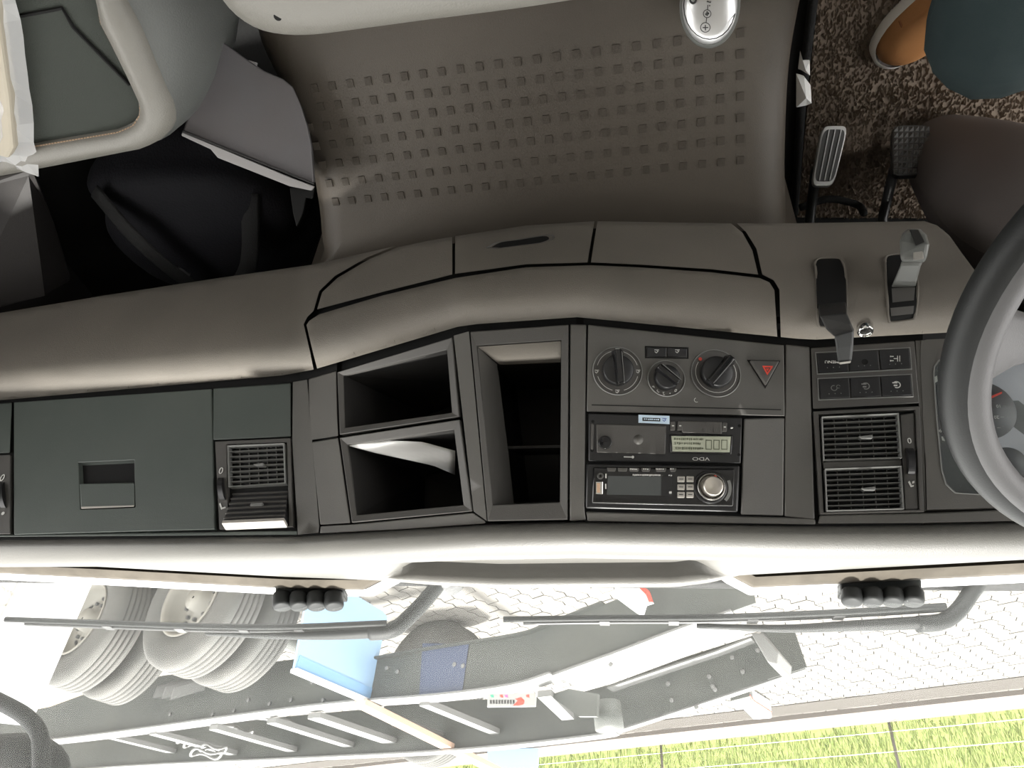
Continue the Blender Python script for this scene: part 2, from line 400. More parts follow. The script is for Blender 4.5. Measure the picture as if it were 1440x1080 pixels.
panel([(1046,589),(1103,587.5),(1101.5,725),(1041.5,723.5)], mat('lit_charcoal', (.105, .102, .097), .5, .5, bump=.12, bscale=900), name='blank_cover')  # same charcoal plastic, paler colour stands in for light falling on it
panel([(1153,724.5),(1302,721.5),(1440,716),(1560,712),(1560,728),(1440,732.5),(1302,735.5),(1150,736.5)])
panel([(1287,479),(1300,478.5),(1300,560),(1302,718),(1300.5,719)])

# ------------------------------------------------------------------ dash top with its shallow tray
yK = interp([(-200,780),(0,790),(140,797),(400,811),(530,816),(600,822),(700,827),(950,825.5),(1000,819),(1040,809),(1200,800),(1440,787),(1640,776)])
ZK = ZT-.035
rows = []
NX, NT = 190, 90
for x in np.linspace(-180, 1620, NX):
    Ef = zp(x, yT(x)+2.5, ZT); Bk = zp(x, yK(x), ZK); r = [Ef+np.array([0, .03, -.02])]
    for a, b in ((0, 0), (-.003, .006), (-.002, .012), (.003, .018), (.010, .023), (.019, .026)): r.append(Ef+np.array([0, a, b]))
    S0 = Ef+np.array([0, .028, .027])
    for t in np.linspace(0, 1, NT):
        p = S0*(1-t)+Bk*t
        sx = np.clip((x-528)/60, 0, 1)*np.clip((1032-x)/60, 0, 1); sx = sx*sx*(3-2*sx)
        st = np.clip((t-.08)/.24, 0, 1); st = st*st*(3-2*st)*float(np.clip((.915-t)/.012, 0, 1))
        p = p+np.array([0, 0, -.034*sx*st])
        r.append(p)
    r.append(r[-1]+np.array([0, .012, -.006])); r.append(r[-1]+np.array([0, .01, -.05]))
    rows.append(r)
MB().grid(rows).build('dash_top', M_TOP, dash, smooth=True)
for xa, xb in ((XL+.005, -.54), (1.02, XR-.005)):
    MB().prism([(xa, .79, ZT-.36), (xa, .76, ZT-.22), (xa, .80, ZT-.02), (xa, .84, ZT), (xa, .90, ZT-.035), (xa, .90, ZT-.36)], (xb-xa, 0, 0)).build('dash_end', M_PAD, dash, bev=.01)

# ------------------------------------------------------------------ soft lower pad
yL = interp([(-160,468),(0,440),(150,415),(300,392),(440,372),(560,345),(640,330),(740,315),(830,309),(1030,313),(1300,310),(1600,309)])
def pdepth(x, y):
    a = yB(x)-9; b = yL(x); s = (y-a)/(b-a)
    d0 = fdepth(x, a)-.004
    P = zp(x, yB(x), ZB); d1 = np.dot(pln(x, b, (0, P[1]-.045, 0), (0, 1, 0))-C, fw)
    i = 1/d0*(1-s)+1/d1*s; sc = min(max(s, 0), 1)
    return 1/i-.05*sin(pi*sc**.62) if 0 < sc < 1 else 1/i
def pcurve(x0, x1, k=14, d=0): return [(x, yB(x)-9+d) for x in np.linspace(x0, x1, k)]
pas = pcurve(-120, 441)+[(436,495),(427,456),(432,446),(441,437),(449,409),(471,388),(516,362),(556,346)]+[(440,372),(300,392),(150,415),(0,440),(-120,461)]
cen = pcurve(446, 1093, 24)+[(1091,440),(1089,408),(1082,397),(1068,391),(1000,383),(900,376),(830,373),(740,376),(640,391),(540,415),(449,442),(435,451),(431,457),(440,495)]
lfl = [(446,435),(540,410),(636,386),(636,333),(600,339),(560,347.5),(520,364),(475,390.5),(453,411)]
ash = [(640,385),(740,371.5),(826,369),(836,311),(740,317),(640,332)]
rfl = [(831,369),(900,372),(1000,378.5),(1066,386),(1058,352),(1044,327),(1028,314),(840,311)]
drv = pcurve(1098, 1420)+[(1420,400),(1395,392),(1372,382),(1352,355),(1335,331),(1318,317),(1300,311),(1115,314),(1036,314),(1049,326),(1064,350),(1072,386),(1088,394),(1096,407)]
for nm, pg in (('passenger_pad', pas), ('centre_pad', cen), ('storage_flap', lfl), ('ashtray_drawer', ash), ('storage_flap', rfl), ('driver_pad', drv)):
    ext = []
    if nm in ('passenger_pad', 'centre_pad', 'driver_pad'):
        xa, xb = {'passenger_pad': (-115, 430), 'centre_pad': (452, 1086), 'driver_pad': (1103, 1412)}[nm]
        ext = [(x, yB(x)-9-d) for d in (2, 5, 9, 14, 21) for x in np.linspace(xa, xb, int((xb-xa)/11))]
    patch(nm, pg, pdepth, M_PAD, dash, thick=.006, step=11, extra=ext)
PS = make_surf(pdepth, 3)
rows = []
for x in np.linspace(-118, 1330, 90):
    col = []
    for t in np.linspace(.16, 1, 14): col.append(PS(x, (yB(x)-12)*(1-t)+(yL(x)+3)*t, -.010))
    q = col[-1]; col.append(q+np.array([0, .07, -.035])); col.append(q+np.array([0, .25, -.06])); rows.append(col)
MB().grid(rows).build('pad_backing', M_GAP, dash, smooth=True)
# finger slot of the ashtray drawer
sl = smooth_line([(684,349),(700,341),(730,337),(760,332),(776,331),(779,336),(762,342),(730,346),(700,350)], 3)
ring('finger_slot', [tuple(p) for p in sl], [tuple(np.array(p)*.82+np.array((731,341))*.18) for p in sl], -.003, .0012, M_FRAME, dash, PS, bev=0, hin=-.004)
slab('slot_floor', [tuple(np.array(p)*.84+np.array((731,341))*.16) for p in sl], -.006, .0004, M_GAP, dash, PS, bev=0)

# ------------------------------------------------------------------ glove box
gb = thing('glove_box', 'wide green grey glove box with square recessed latch left of the vents', 'glove box', FS(160, 650, -.03))
gq = [(20,566),(297.5,547),(302.5,744.5),(20,752)]; hq = [(111,651),(189,647.5),(190.5,714),(114,717)]
ring('lid', gq, hq, -.008, .001, M_GLOVE, gb, bev=.0012)
pit = hq; ring('latch_recess', hq, shrink(hq, 5), -.016, -.002, M_GLOVE, gb, bev=0, hin=-.015)
slab('recess_floor', hq, -.02, -.0145, M_GLOVE, gb, bev=0)
lt = [(113,681),(190,679),(190.5,713),(115,716)]
lo = slab('latch', lt, -.018, .0015, M_GLOVE, gb); slab('latch_highlight', [(116,713.6),(190,711.5),(190,713.4),(116,716.6)], .0005, .0026, M_BTN, lo, bev=0)  # pale strip paints the highlight along the latch's edge

# ------------------------------------------------------------------ air vents
def grille(parent, q, nh, nv, tab=True, dh=0.0, rimw=2.2):
    g = ring('grille', q, shrink(q, rimw), -.012, .0035+dh, M_SLAT, parent, bev=.0008, hin=.002+dh)
    inn = shrink(q, rimw-.6)
    slab('duct', inn, -.03, -.026, M_GAP, g, bev=0)
    ring('duct_wall', inn, shrink(inn, .6), -.028, -.004, M_GAP, g, bev=0)
    for i in range(nv):
        u = (i+1)/(nv+1); a = lerp2(inn, u, 0); b = lerp2(inn, u, 1)
        slab('fin', [(a[0]-.6, a[1]), (a[0]+.6, a[1]), (b[0]+.6, b[1]), (b[0]-.6, b[1])], -.02, -.003+dh, M_FASCIA, g, bev=0)
    for i in range(nh):
        v = (i+.9)/(nh+.8); a = lerp2(inn, 0, v); b = lerp2(inn, 1, v)
        V = [FS(a[0], a[1]-.75, .001+dh), FS(b[0], b[1]-.75, .001+dh), FS(b[0], b[1]+.75, .0022+dh), FS(a[0], a[1]+.75, .0022+dh),
             FS(a[0], a[1]-1.0, -.010+dh), FS(b[0], b[1]-1.0, -.010+dh), FS(b[0], b[1]+.2, -.010+dh), FS(a[0], a[1]+.2, -.010+dh)]
        obj('slat', V, HEX, M_SLAT, g)
    if tab:
        c = lerp2(inn, .55, .5); s = abs(q[1][0]-q[0][0])/108
        slab('tab', [(c[0]-10*s, c[1]), (c[0]+9*s, c[1]-2.5*s), (c[0]+10*s, c[1]+1.5*s), (c[0]+9*s, c[1]+3*s), (c[0]-6*s, c[1]+3*s)], -.004, .005+dh, M_SLAT, g, bev=.001)
    return g
def thumbwheel(parent, x, y, wpx, hpx):
    V = []; Fc = []; n = 14
    for i in range(n+1):
        t = -1+2*i/n; hh = .008*sqrt(max(0, 1-t*t*.92))
        for sx_ in (-1, 1): V.append(FS(x+sx_*wpx/2+t*1.2, y+t*hpx/2, hh)); V.append(FS(x+sx_*wpx/2+t*1.2, y+t*hpx/2, -.004))
    for i in range(n):
        a = 4*i; Fc += [(a, a+2, a+6, a+4), (a+1, a+3, a+7, a+5), (a, a+1, a+5, a+4), (a+2, a+3, a+7, a+6)]
    Fc += [(0, 1, 3, 2), (4*n, 4*n+1, 4*n+3, 4*n+2)]
    return obj('thumb_wheel', V, Fc, M_BLACK, parent)
va = thing('air_vent', 'pair of black slatted air vents beside glove box, the lower one tilted open', 'air vent', FS(356, 680, -.03), 'dashboard air vents')
bq = [(303,621.5),(408.5,616.5),(412,741),(309,744.5)]
gq1 = [(321,627.5),(401,624),(403,681),(322.5,686)]; gq2 = [(324,690.5),(403,686),(405,733),(325,737)]
ring('bezel', bq, [(319,625),(404,622),(407,740),(321,742.5)], -.006, .001, M_FRAME, va)
slab('bezel_back', [(319,622),(408,617),(411,740),(319,743)], -.012, -.008, M_GAP, va, bev=0)
grille(va, gq1, 7, 5)
# the tilted lower louvre: lower lip swung outwards
tq = [(325,689),(402,685.5),(407,736),(321,740)]
V = [FS(x, y, h) for (x, y), h in zip(tq, (-.008, -.008, .014, .014))]
nl = unit(np.cross(V[1]-V[0], V[3]-V[0]))
nl = nl if np.dot(nl, C-V[0]) > 0 else -nl
g2 = obj('tilted_grille', V+[v-nl*.010 for v in V], HEX, M_BLACK, va)
for i in range(6):
    t = (i+.7)/6.6; a = V[0]*(1-t)+V[3]*t; b = V[1]*(1-t)+V[2]*t; d = (V[3]-V[0])*.035
    MB().bar(a+nl*.0012, b+nl*.0012, d*.5, nl*.0012).build('slat', M_FRAME, g2)
MB().bar(V[3]-nl*.004, V[2]-nl*.004, (V[3]-V[0])*.05, nl*.007).build('lip', M_BTN, g2, bev=.001)
c = (V[0]+V[1]+V[2]+V[3])/4; MB().bar(c+(V[0]-V[1])*.11, c+(V[1]-V[0])*.11, (V[3]-V[0])*.045, nl*.004).build('tab', M_SLAT, g2, bev=.001)
thumbwheel(va, 313, 688, 7, 31); text('0', 312, 662, 9, M_MARK, va, h=.002); slab('marking', [(309,709),(311,708),(314,716),(312,717)], .0012, .002, M_MARK, va, bev=0); slab('marking', [(314,714),(318,713),(318,715),(314,716)], .0012, .002, M_MARK, va, bev=0)

vb = thing('air_vent', 'pair of closed slatted air vents stacked beneath the six dash switches', 'air vent', FS(1215, 650, -.03), 'dashboard air vents')
bq = [(1143.5,579),(1293,571.5),(1299.5,720),(1153,723.5)]
ring('bezel', bq, [(1151,583),(1287,576),(1293,717),(1158,720.5)], -.006, .001, M_FRAME, vb)
slab('bezel_back', [(1150,582),(1288,575),(1294,718),(1157,721)], -.012, -.008, M_GAP, vb, bev=0)
slab('centre_bar', [(1156,649),(1268,646),(1268.5,655),(1158,659)], -.01, -.001, M_FRAME, vb)
slab('wheel_plate', [(1266,583),(1286,580),(1292,716),(1273,717)], -.008, -.001, M_FRAME, vb)
grille(vb, [(1154.5,587),(1263,582),(1267.5,645),(1157,648.5)], 7, 5); grille(vb, [(1159,660),(1267,656),(1270.5,716.5),(1161.5,719.5)], 7, 5)
thumbwheel(vb, 1279.5, 649, 9.5, 36); text('0', 1278.6, 619.5, 9, M_MARK, vb, h=.0005)
slab('marking', [(1277,678),(1279,676),(1283,684),(1281,685)], -.0008, 0, M_MARK, vb, bev=0); slab('marking', [(1283,677),(1286,676),(1286,679),(1283,680)], -.0008, 0, M_MARK, vb, bev=0); slab('marking', [(1281,683),(1285,682),(1285,684),(1281,685)], -.0008, 0, M_MARK, vb, bev=0)
vc = thing('air_vent', 'narrow sliver of an air vent at the edge of the passenger side, cut off', 'air vent', FS(-20, 690, -.03), 'dashboard air vents')
ring('bezel', [(-110,645),(15,640),(15,751),(-110,754)], [(-104,650),(-4,646),(-4,747),(-104,749)], -.006, .001, M_FRAME, vc)
grille(vc, [(-102,655),(-8,650),(-8,742),(-102,746)], 10, 5, tab=False)
thumbwheel(vc, 5, 697, 7, 36); text('0', 5, 672, 9, M_MARK, vc, h=.002); text('\u2022', 6, 722, 12, M_MARK, vc, h=.002)

# ------------------------------------------------------------------ open storage bins
def bin_thing(label, outer, inner, depth, frame_m=M_FRAME, backshrink=.86, slope=0):
    c = np.mean(np.array(inner), axis=0); t = thing('storage_bin', label, 'storage bin', FS(c[0], c[1], -depth), 'open storage bins in the dash')
    ring('frame', outer, inner, -.008, .001, frame_m, t, bev=.0012, hin=-.0015)
    bk = [tuple(np.array(p)*backshrink+c*(1-backshrink)) for p in inner]
    V = [FS(x, y, -.002) for x, y in inner]+[FS(x, y, -depth) for x, y in bk]
    # the wall nearest the pad slopes inwards like a ramp
    if slope: V[4] = FS(*inner[0], -slope); V[5] = FS(*inner[1], -slope)
    obj('liner', V, [(0,1,5,4),(1,2,6,5),(2,3,7,6),(3,0,4,7),(4,5,6,7)], M_LINERB, t)
    return t
bin_thing('small open storage bin nearest the pad, left of the tall bin', [(474.5,523.5),(636,474.5),(646,586),(478,611.5)], [(482,527.5),(627.5,492),(634.5,580),(484.5,601)], .2)
bin2 = bin_thing('small open storage bin holding a crumpled white paper', [(478,615.5),(646.5,590),(664.5,719),(495,735)], [(488,625),(637.5,604.5),(651,710),(501,724)], .2)
b3 = bin_thing('tall open storage bin in the middle of the dash with an inner shelf', [(661.5,466.5),(799.5,456.5),(798,731),(686,733)], [(670,486),(789,478),(787,706),(692.5,710)], .24)
V = [FS(671,487,-.003), FS(788,479,-.003), FS(783,497,-.05), FS(692,501,-.05)]
obj('ramp', V+[v-np.array([0,-.004,.004]) for v in V], HEX, M_PAD, b3)
V = [FS(700,625,-.05), FS(784,623,-.05), FS(780,619,-.165), FS(700,622,-.165)]
obj('shelf', V+[v-np.array([0, 0, .004]) for v in V], HEX, M_LINERB, b3)
V = [FS(671,487,-.002), FS(688,500,-.05), FS(704,630,-.05), FS(712,706,-.05), FS(692.5,710,-.002)]
obj('side_liner', V+[v+np.array([.003, .002, 0]) for v in V], [(0,1,2,3,4),(5,6,7,8,9),(0,1,6,5),(1,2,7,6),(2,3,8,7),(3,4,9,8),(4,0,5,9)], M_FRAME, b3)
# the crumpled paper
ptop = interp([(0, 625.5), (.38, 619.5), (.7, 622), (1, 634)]); pbot = interp([(0, 627), (.25, 637), (.5, 645), (.8, 655), (1, 668)])
rows = []
for j in range(7):
    v = j/6; r = []
    for i in range(17):
        u = i/16; x = 490+u*150; y = ptop(u)*(1-v)+pbot(u)*v
        r.append(dp(x, y, fdepth(x, y)+.006+.05*u*u+.035*v*u+.007*sin(9*u+5*v)*u))
    rows.append(r)
o = MB().grid(rows).build('paper', M_PAPER, None, smooth=True); k = o.modifiers.new('thick', 'SOLIDIFY'); k.thickness = .0006
tag(o, 'crumpled white sheet of paper stuffed in the lower small bin', 'paper')

# ------------------------------------------------------------------ climate controls
cc = thing('climate_control_panel', 'dark panel with three round heater dials and two small buttons', 'control panel', FS(960, 530, -.02))
slab('plate', [(827,457),(1102,486),(1103,585.5),(825,579)], -.005, .001, M_FASCIA, cc)
slab('groove', [(832,569),(1098,576),(1098,577.3),(832,570.3)], 0, .0013, M_GAP, cc, bev=0)
def dial(x, y, r, rk, p0, p1, wpx):
    d = lathe_px('dial', x, y, [(r, -.002), (r, .002), (r-1.2, .0026), (r-2.4, .0016), (rk+4, .0016), (rk+2, .0016)], M_FRAME, cc, seg=48)
    lathe_px('dial_rim', x, y, [(r, .001), (r+.1, .0028), (r-1.1, .0032), (r-1.6, .001)], M_SLAT, d, seg=48)
    lathe_px('knob', x, y, [(rk, .001), (rk, .009), (rk-1.5, .0115), (rk*.5, .0125)], M_BLACK, d, seg=40)
    o, R, U, n, s = FS.frame(x, y)
    a, b = FS(*p0, .021), FS(*p1, .021); ax = unit(b-a); sd_ = np.cross(n, ax)*wpx*s/2
    V = [a-sd_*.55+n*-.002, b-sd_*.55-n*.001, b+sd_*.55-n*.001, a+sd_*.55-n*.002, a-sd_*1.1-n*.013, b-sd_*.8-n*.013, b+sd_*.8-n*.013, a+sd_*1.1-n*.013]
    obj('pointer', V, HEX, M_GLOSS, d, bev=.002, seg=3)
    MB().bar(b*.1+a*.9+sd_*.5+n*.0003, b+sd_*.45+n*.0002, sd_*.04, n*.0004).build('pointer_line', M_SLAT, d)
    return d
def arc_mark(x, y, r, a0, a1, m, parent, wd=.55, h=.0024):
    o, R, U, n, s = FS.frame(x, y); k = 20; V = []; Fc = []
    for i in range(k+1):
        q = a0+(a1-a0)*i/k; dv = -R*cos(q)+U*sin(q)
        V += [o+dv*(r-wd)*s+n*h, o+dv*(r+wd)*s+n*h]
    for i in range(k): Fc.append((2*i, 2*i+1, 2*i+3, 2*i+2))
    return obj('marking', V, Fc, m, parent)
d1 = dial(868, 522, 35, 22, (866,496), (871,544), 17)
d2 = dial(936.5, 532.7, 26.5, 17.5, (922,519), (951,543), 14)
d3 = dial(1006, 525.4, 35, 22.5, (1024,508), (994,543), 17)
for k in range(4): arc_mark(868, 522, 29, k*pi/2+.28, k*pi/2+pi/2-.28, M_MARK, d1, .35)
def glyph(x, y, s, m, parent, h=.0026):
    o, R, U, n, sc = FS.frame(x, y)
    mb = MB()
    for (a, b, c_, d) in ((-1, -.6, 1, -.6), (-.7, -.1, .2, .8), (.2, .8, .9, .1), (-.2, -.6, -.2, .1)):
        p, q = o+n*h+R*a*s*sc+U*b*s*sc, o+n*h+R*c_*s*sc+U*d*s*sc; t = unit(q-p); mb.bar(p, q, np.cross(n, t)*sc*.45, n*.0002)
    return mb.build('marking', m, parent)
for dx, dy in ((0, -29), (29, 1), (0, 29), (-29, 1)): glyph(868+dx, 522+dy, 3.0, M_MARK, d1)
for i, s_ in enumerate('01234'):
    q = radians(52+i*24); text(['0', '\u2022', '2', '3', '4'][i], 936.5+21.5*cos(q), 532.7+21.5*sin(q), 4.6, M_MARK, d2, h=.0026, rot=q-pi/2)
arc_mark(1006, 525.4, 28.5, radians(-40), radians(215), M_MARK, d3, .4)
text('\u2022', 984, 505, 14, M_RED, d3, h=.0026); text('\u2022', 1028.5, 506, 14, M_BLUE, d3, h=.0026)
for i, (a, b) in enumerate(((909, 936.5), (938, 965.5))):
    bt = slab('button', [(a,489+i*.8),(b,490+i*.8),(b,502.5+i*.6),(a,502+i*.6)], -.002, .003, M_BLACK, cc, bev=.001)
    glyph((a+b)/2, 495, 3.2, M_MARK, bt, h=.0034)
ring('button_well', [(906.5,487),(968,489),(968,505),(907,504)], [(908.5,488.5),(966,490.5),(966,503.5),(908.5,502.5)], 0, .0018, M_GAP, cc, bev=.0005)
arc_mark(979, 563, 3, 1, 4.5, M_MARK, cc, .35, .0013)

hz = thing('hazard_switch', 'triangular hazard light switch with red triangle right of the dials', 'switch', FS(1073, 520, -.01))
tri = [(1053,508.5),(1094,509.7),(1075.5,543.5)]
slab('well', [(1049.5,506.5),(1097,507.8),(1075.5,547.5)], 0, .0015, M_GAP, hz, bev=.0015)
hb = slab('rocker', tri, 0, .006, M_FRAME, hz, bev=.0015)
ring('symbol', [(1069.5,517),(1084.5,517.5),(1076.5,530)], [(1072.5,519),(1081.5,519.2),(1076.6,526.5)], .0062, .0068, M_RED, hb, bev=0)
slab('symbol_dot', [(1074.5,520.5),(1079,520.7),(1076.6,524.5)], .0062, .0068, M_RED, hb, bev=0)

# ------------------------------------------------------------------ tachograph
tg = thing('tachograph', 'black tachograph with olive display and disc drawer above the radio', 'tachograph', FS(935, 616, -.05))
tq = [(827.5,582),(1043,588.5),(1041,652),(827.5,648.5)]
slab('well', [(823.5,580.5),(1045.5,587),(1040.5,721),(824,716)], -.02, -.0045, M_GAP, dash, bev=0)
slab('body', tq, -.015, .002, M_BLACK, tg, bev=.0012)
dr = slab('drawer', [(838,597),(936,599.5),(935,639.7),(839,637)], .001, .004, M_FRAME, tg, bev=.0012)
lathe_px('drawer_button', 850.5, 623, [(9.5, .003), (9.5, .006), (8.3, .007), (4, .0055), (.5, .005)], M_GLOSS, dr)
lathe_px('worn_spot', 897, 619, [(7, .0039), (7, .0042)], M_FASCIA, dr, bev=0)
st = slab('sticker', [(897.5,583.8),(941,585.5),(941,597),(897.5,595)], .0021, .0026, M_STICKER, tg, bev=0)
slab('sticker_strip', [(903,587.8),(928,588.8),(928,593.4),(903,592.5)], .0027, .0029, M_BLACK, st, bev=0)
mark_row(905, 927, 590.2, 591, 2.2, M_STICKER, st, .003, seed=3); glyph(934, 591, 3, M_BLUE, st, .003)
slab('paper_lid', [(957,593),(1014,594.7),(1014,611.5),(958,609.5)], .001, .0045, M_FRAME, tg, bev=.001)
arc_mark(986, 600, 0, 0, 1, M_GAP, tg, 10, .0001)
for (x, y) in ((945.5, 600), (955.5, 600), (1018, 602)): slab('key', [(x-3.3,y-6.5),(x+3.3,y-6.5),(x+3,y+6),(x-4,y+6)], .001, .0045, M_FRAME, tg, bev=.0008)
for (x, y) in ((945.5, 600), (955.5, 600), (1018, 602), (1028, 603)): slab('marking', [(x-1.5,y-.8),(x+1.5,y-.8),(x+1.5,y+.5),(x-1.5,y+.5)], .002, .0048, M_MARK, tg, bev=0)
slab('display_bezel', [(941,611.5),(1030,612.5),(1028,640),(942,638)], .001, .0035, M_GLOSS, tg, bev=.0015)
lc = slab('display', [(943.5,614),(1026.5,615),(1025,637.3),(945,635.7)], .003, .004, M_LCD, tg, bev=.0008)
mark_row(949, 988, 631.3, 632, 4.2, M_LCDINK, lc, .0042, seed=4, wmin=.8, wmax=1.6, gap=1.1); mark_row(948, 984, 624.5, 625, 4, M_LCDINK, lc, .0042, seed=5, wmin=.8, wmax=1.6, gap=1.1); mark_row(947, 989, 618.3, 619, 3.8, M_LCDINK, lc, .0042, seed=6, wmin=.8, wmax=1.6, gap=1.1)
for x in (995.5, 1006.5, 1017.5): ring('digit', [(x-4.3,619.5),(x+4.3,619.7),(x+4.3,633.5),(x-4.3,633.3)], [(x-3.4,620.7),(x+3.4,620.9),(x+3.4,632.3),(x-3.4,632.1)], .004, .0042, M_LCDINK, lc, bev=0)
text('VDO', 985, 645.6, 4.8, M_MARK, tg, h=.0023, sx=1.7); slab('maker_mark', [(877,642),(888,642.3),(888,643.9),(877,643.5)], .0018, .0024, M_MARK, tg, bev=0); lathe_px('maker_dot', 889.6, 643.1, [(2, .0018), (2, .0025)], M_MARK, tg, seg=10)
for (x, y) in ((833.5, 593), (832.5, 634), (1039, 599.5), (1038.5, 640)): lathe_px('screw', x, y, [(2.3, .0018), (2.3, .0026), (1.4, .0022)], M_GAP, tg, seg=10)
slab('left_bracket', [(831,596),(835,597),(834,633),(830.5,632)], .001, .0032, M_FRAME, tg)

# ------------------------------------------------------------------ car radio
rd = thing('car_radio', 'black car radio with silver volume knob and six pale buttons', 'radio', FS(930, 686, -.05))
slab('frame', [(824.5,651.5),(1040,655),(1037.5,720.5),(823.5,715)], -.015, .001, M_BLACK, rd, bev=.002)
fc = [(833.5,657.6),(1032,660),(1030,714),(832,708.5)]
slab('faceplate', fc, 0, .006, M_GLOSS, rd, bev=.0018)
slab('trim_line', [(833,706.5),(1029,712),(1029,713),(833,707.8)], .0055, .0068, M_SLAT, rd, bev=0)
slab('display', [(854.6,670),(927,671),(944,672),(944,698),(853,696)], .005, .0063, mat('radio_display', (.055, .06, .06), .2), rd, bev=0)
slab('display_side', [(929,671.2),(944,672),(944,698),(929,697.5)], .006, .0066, M_BLACK, rd, bev=0)
for i, x in enumerate((956.5, 969)):
    for j, y in enumerate((675.3, 686.3, 697)):
        bt = slab('preset_button', [(x-5,y-4.2),(x+5.2,y-4),(x+5,y+4.2),(x-5,y+4)], .005, .0085, M_BTN, rd, bev=.0008)
        slab('marking', [(x-3,y-.6),(x+3,y-.5),(x+3,y+.6),(x-3,y+.5)], .0084, .0088, M_LEVERD, bt, bev=0)
lathe_px('knob_ring', 997, 686, [(24, .005), (24, .0075), (21, .0085), (16.5, .006)], M_BLACK, rd, seg=40)
lathe_px('knob_ring', 998, 686.5, [(20, .006), (19.5, .012), (17.5, .0125), (16, .008)], mat('dark_chrome', (.3, .29, .28), .25, metal=.9), rd, seg=40)
lathe_px('volume_knob', 999, 687, [(14.5, .007), (14, .019), (12.8, .0205), (.4, .021)], M_SILVER, rd, seg=40)
lathe_px('knob_dot', 1004, 671, [(2.2, .009), (2.2, .012)], M_RED, rd, seg=12)
ub = slab('usb_port', [(837,677.8),(847.5,677.8),(847.5,695.8),(837.2,695.5)], .005, .0072, M_CHROME, rd, bev=.0006); slab('usb_tongue', [(839,680),(843.5,680),(843.5,693.5),(839,693.3)], .0073, .0076, mat('usb_wood', (.45, .3, .2), .6), ub, bev=0)
lathe_px('audio_jack', 844, 670, [(4.6, .005), (4.6, .008), (3, .0082), (2.2, .006)], M_FRAME, rd, seg=20)
for (a, b) in ((853, 866), (868, 882), (884, 898), (901, 914), (921, 936), (941, 950)): slab('top_button', [(a,658.8+.012*(a-853)),(b,658.8+.012*(b-853)),(b-1.5,663.6+.012*(b-853)),(a+1,663.6+.012*(a-853))], .005, .008, M_FRAME, rd, bev=.0006)
for a, b, q in ((885, 895, 2), (903.5, 911, 3), (921, 932, 4), (941, 946, 5)): mark_row(a, b, 661, 661.3, 2, M_MARK, rd, .0083, seed=q)
mark_row(889, 928, 669, 669.6, 2.6, M_MARK, rd, .0068, seed=8, gap=.5); mark_row(939, 944, 669.8, 670, 2.4, M_MARK, rd, .0068, seed=9)
slab('marking', rect(851, 667, 852.6, 673), .0062, .0068, M_MARK, rd, bev=0); slab('marking', rect(850.6, 681, 852.4, 688), .0062, .0068, M_MARK, rd, bev=0)
slab('indicator', [(940,692),(943.5,692),(943.5,695),(940,695)], .0066, .007, M_MARK, rd, bev=0)
arc_mark(998, 686, 27, radians(-20), radians(45), M_SLAT, rd, 2.2, .0066)

# ------------------------------------------------------------------ six-switch panel
sp = thing('switch_panel', 'panel of six flat rocker switches above the driver side vents', 'switch panel', FS(1215, 525, -.02))
slab('plate', [(1140,490),(1285.5,480),(1292.5,567.5),(1143,575.5)], -.006, .001, M_FRAME, sp)
R1 = [(1147,497.6),(1278,490.6),(1280.5,519),(1150,526)]; R2 = [(1150.5,534),(1280,528),(1282.5,557.3),(1152,562.5)]
for r_, q in enumerate((R1, R2)):
    ring('switch_rim', [(a+dx, b+dy) for (a, b), (dx, dy) in zip(q, ((-1.5,-1.5),(1.5,-1.5),(1.5,1.5),(-1.5,1.5)))], q, 0, .0022, M_SLAT, sp, bev=.0004)
    for k in range(3):
        cq = sub(q, k/3+.006, .02, (k+1)/3-.006, .98)
        sw = slab('switch', cq, 0, .0035, M_BLACK, sp, bev=.001)
        for u in (.3, .5, .7):
            x, y = lerp2(cq, u, .78); slab('marking', rect(x-.5, y-.5, x+.5, y+.5), .0034, .0038, M_SLAT, sw, bev=0)
        x, y = lerp2(cq, .5, .5)
        if r_ == 0 and k == 0: text('MENU', 1168.5, 510.5, 4.2, M_MARK, sw, h=.0039, sx=1.25)
        elif r_ == 0 and k == 1: lathe_px('socket', 1215, 510.5, [(4.5, .0034), (4.5, .0042), (3.8, .0036)], M_GAP, sw, seg=18)
        elif r_ == 0: 
            for (a, b, c_, d) in ((-6, -3, -2, -3), (-6, 3, -2, 3), (-2, 0, 3, 0), (3, -3.5, 4, 3.5), (6, -3.5, 7, 3.5), (-7, -3.5, -6, -2.5), (-7, 2.5, -6, 3.5)):
                slab('marking', rect(x+a, y+b-.5, x+c_, y+d+.5), .0034, .0038, M_MARK, sw, bev=0)
        elif k == 0: arc_mark(x-1, y, 4, 0, 5, M_SLAT, sw, .5, .0038); arc_mark(x+5, y-2, 2.5, 1, 6, M_SLAT, sw, .4, .0038)
        else: arc_mark(x, y-1, 5, -2.2, 2.2, M_MARK if k == 2 else M_SLAT, sw, .7, .0038); slab('marking', rect(x-6, y-4.5, x+1, y-3), .0034, .0038, M_MARK if k == 2 else M_SLAT, sw, bev=0); slab('marking', rect(x-4, y-1, x+1, y+1), .0034, .0038, M_MARK if k == 2 else M_SLAT, sw, bev=0)

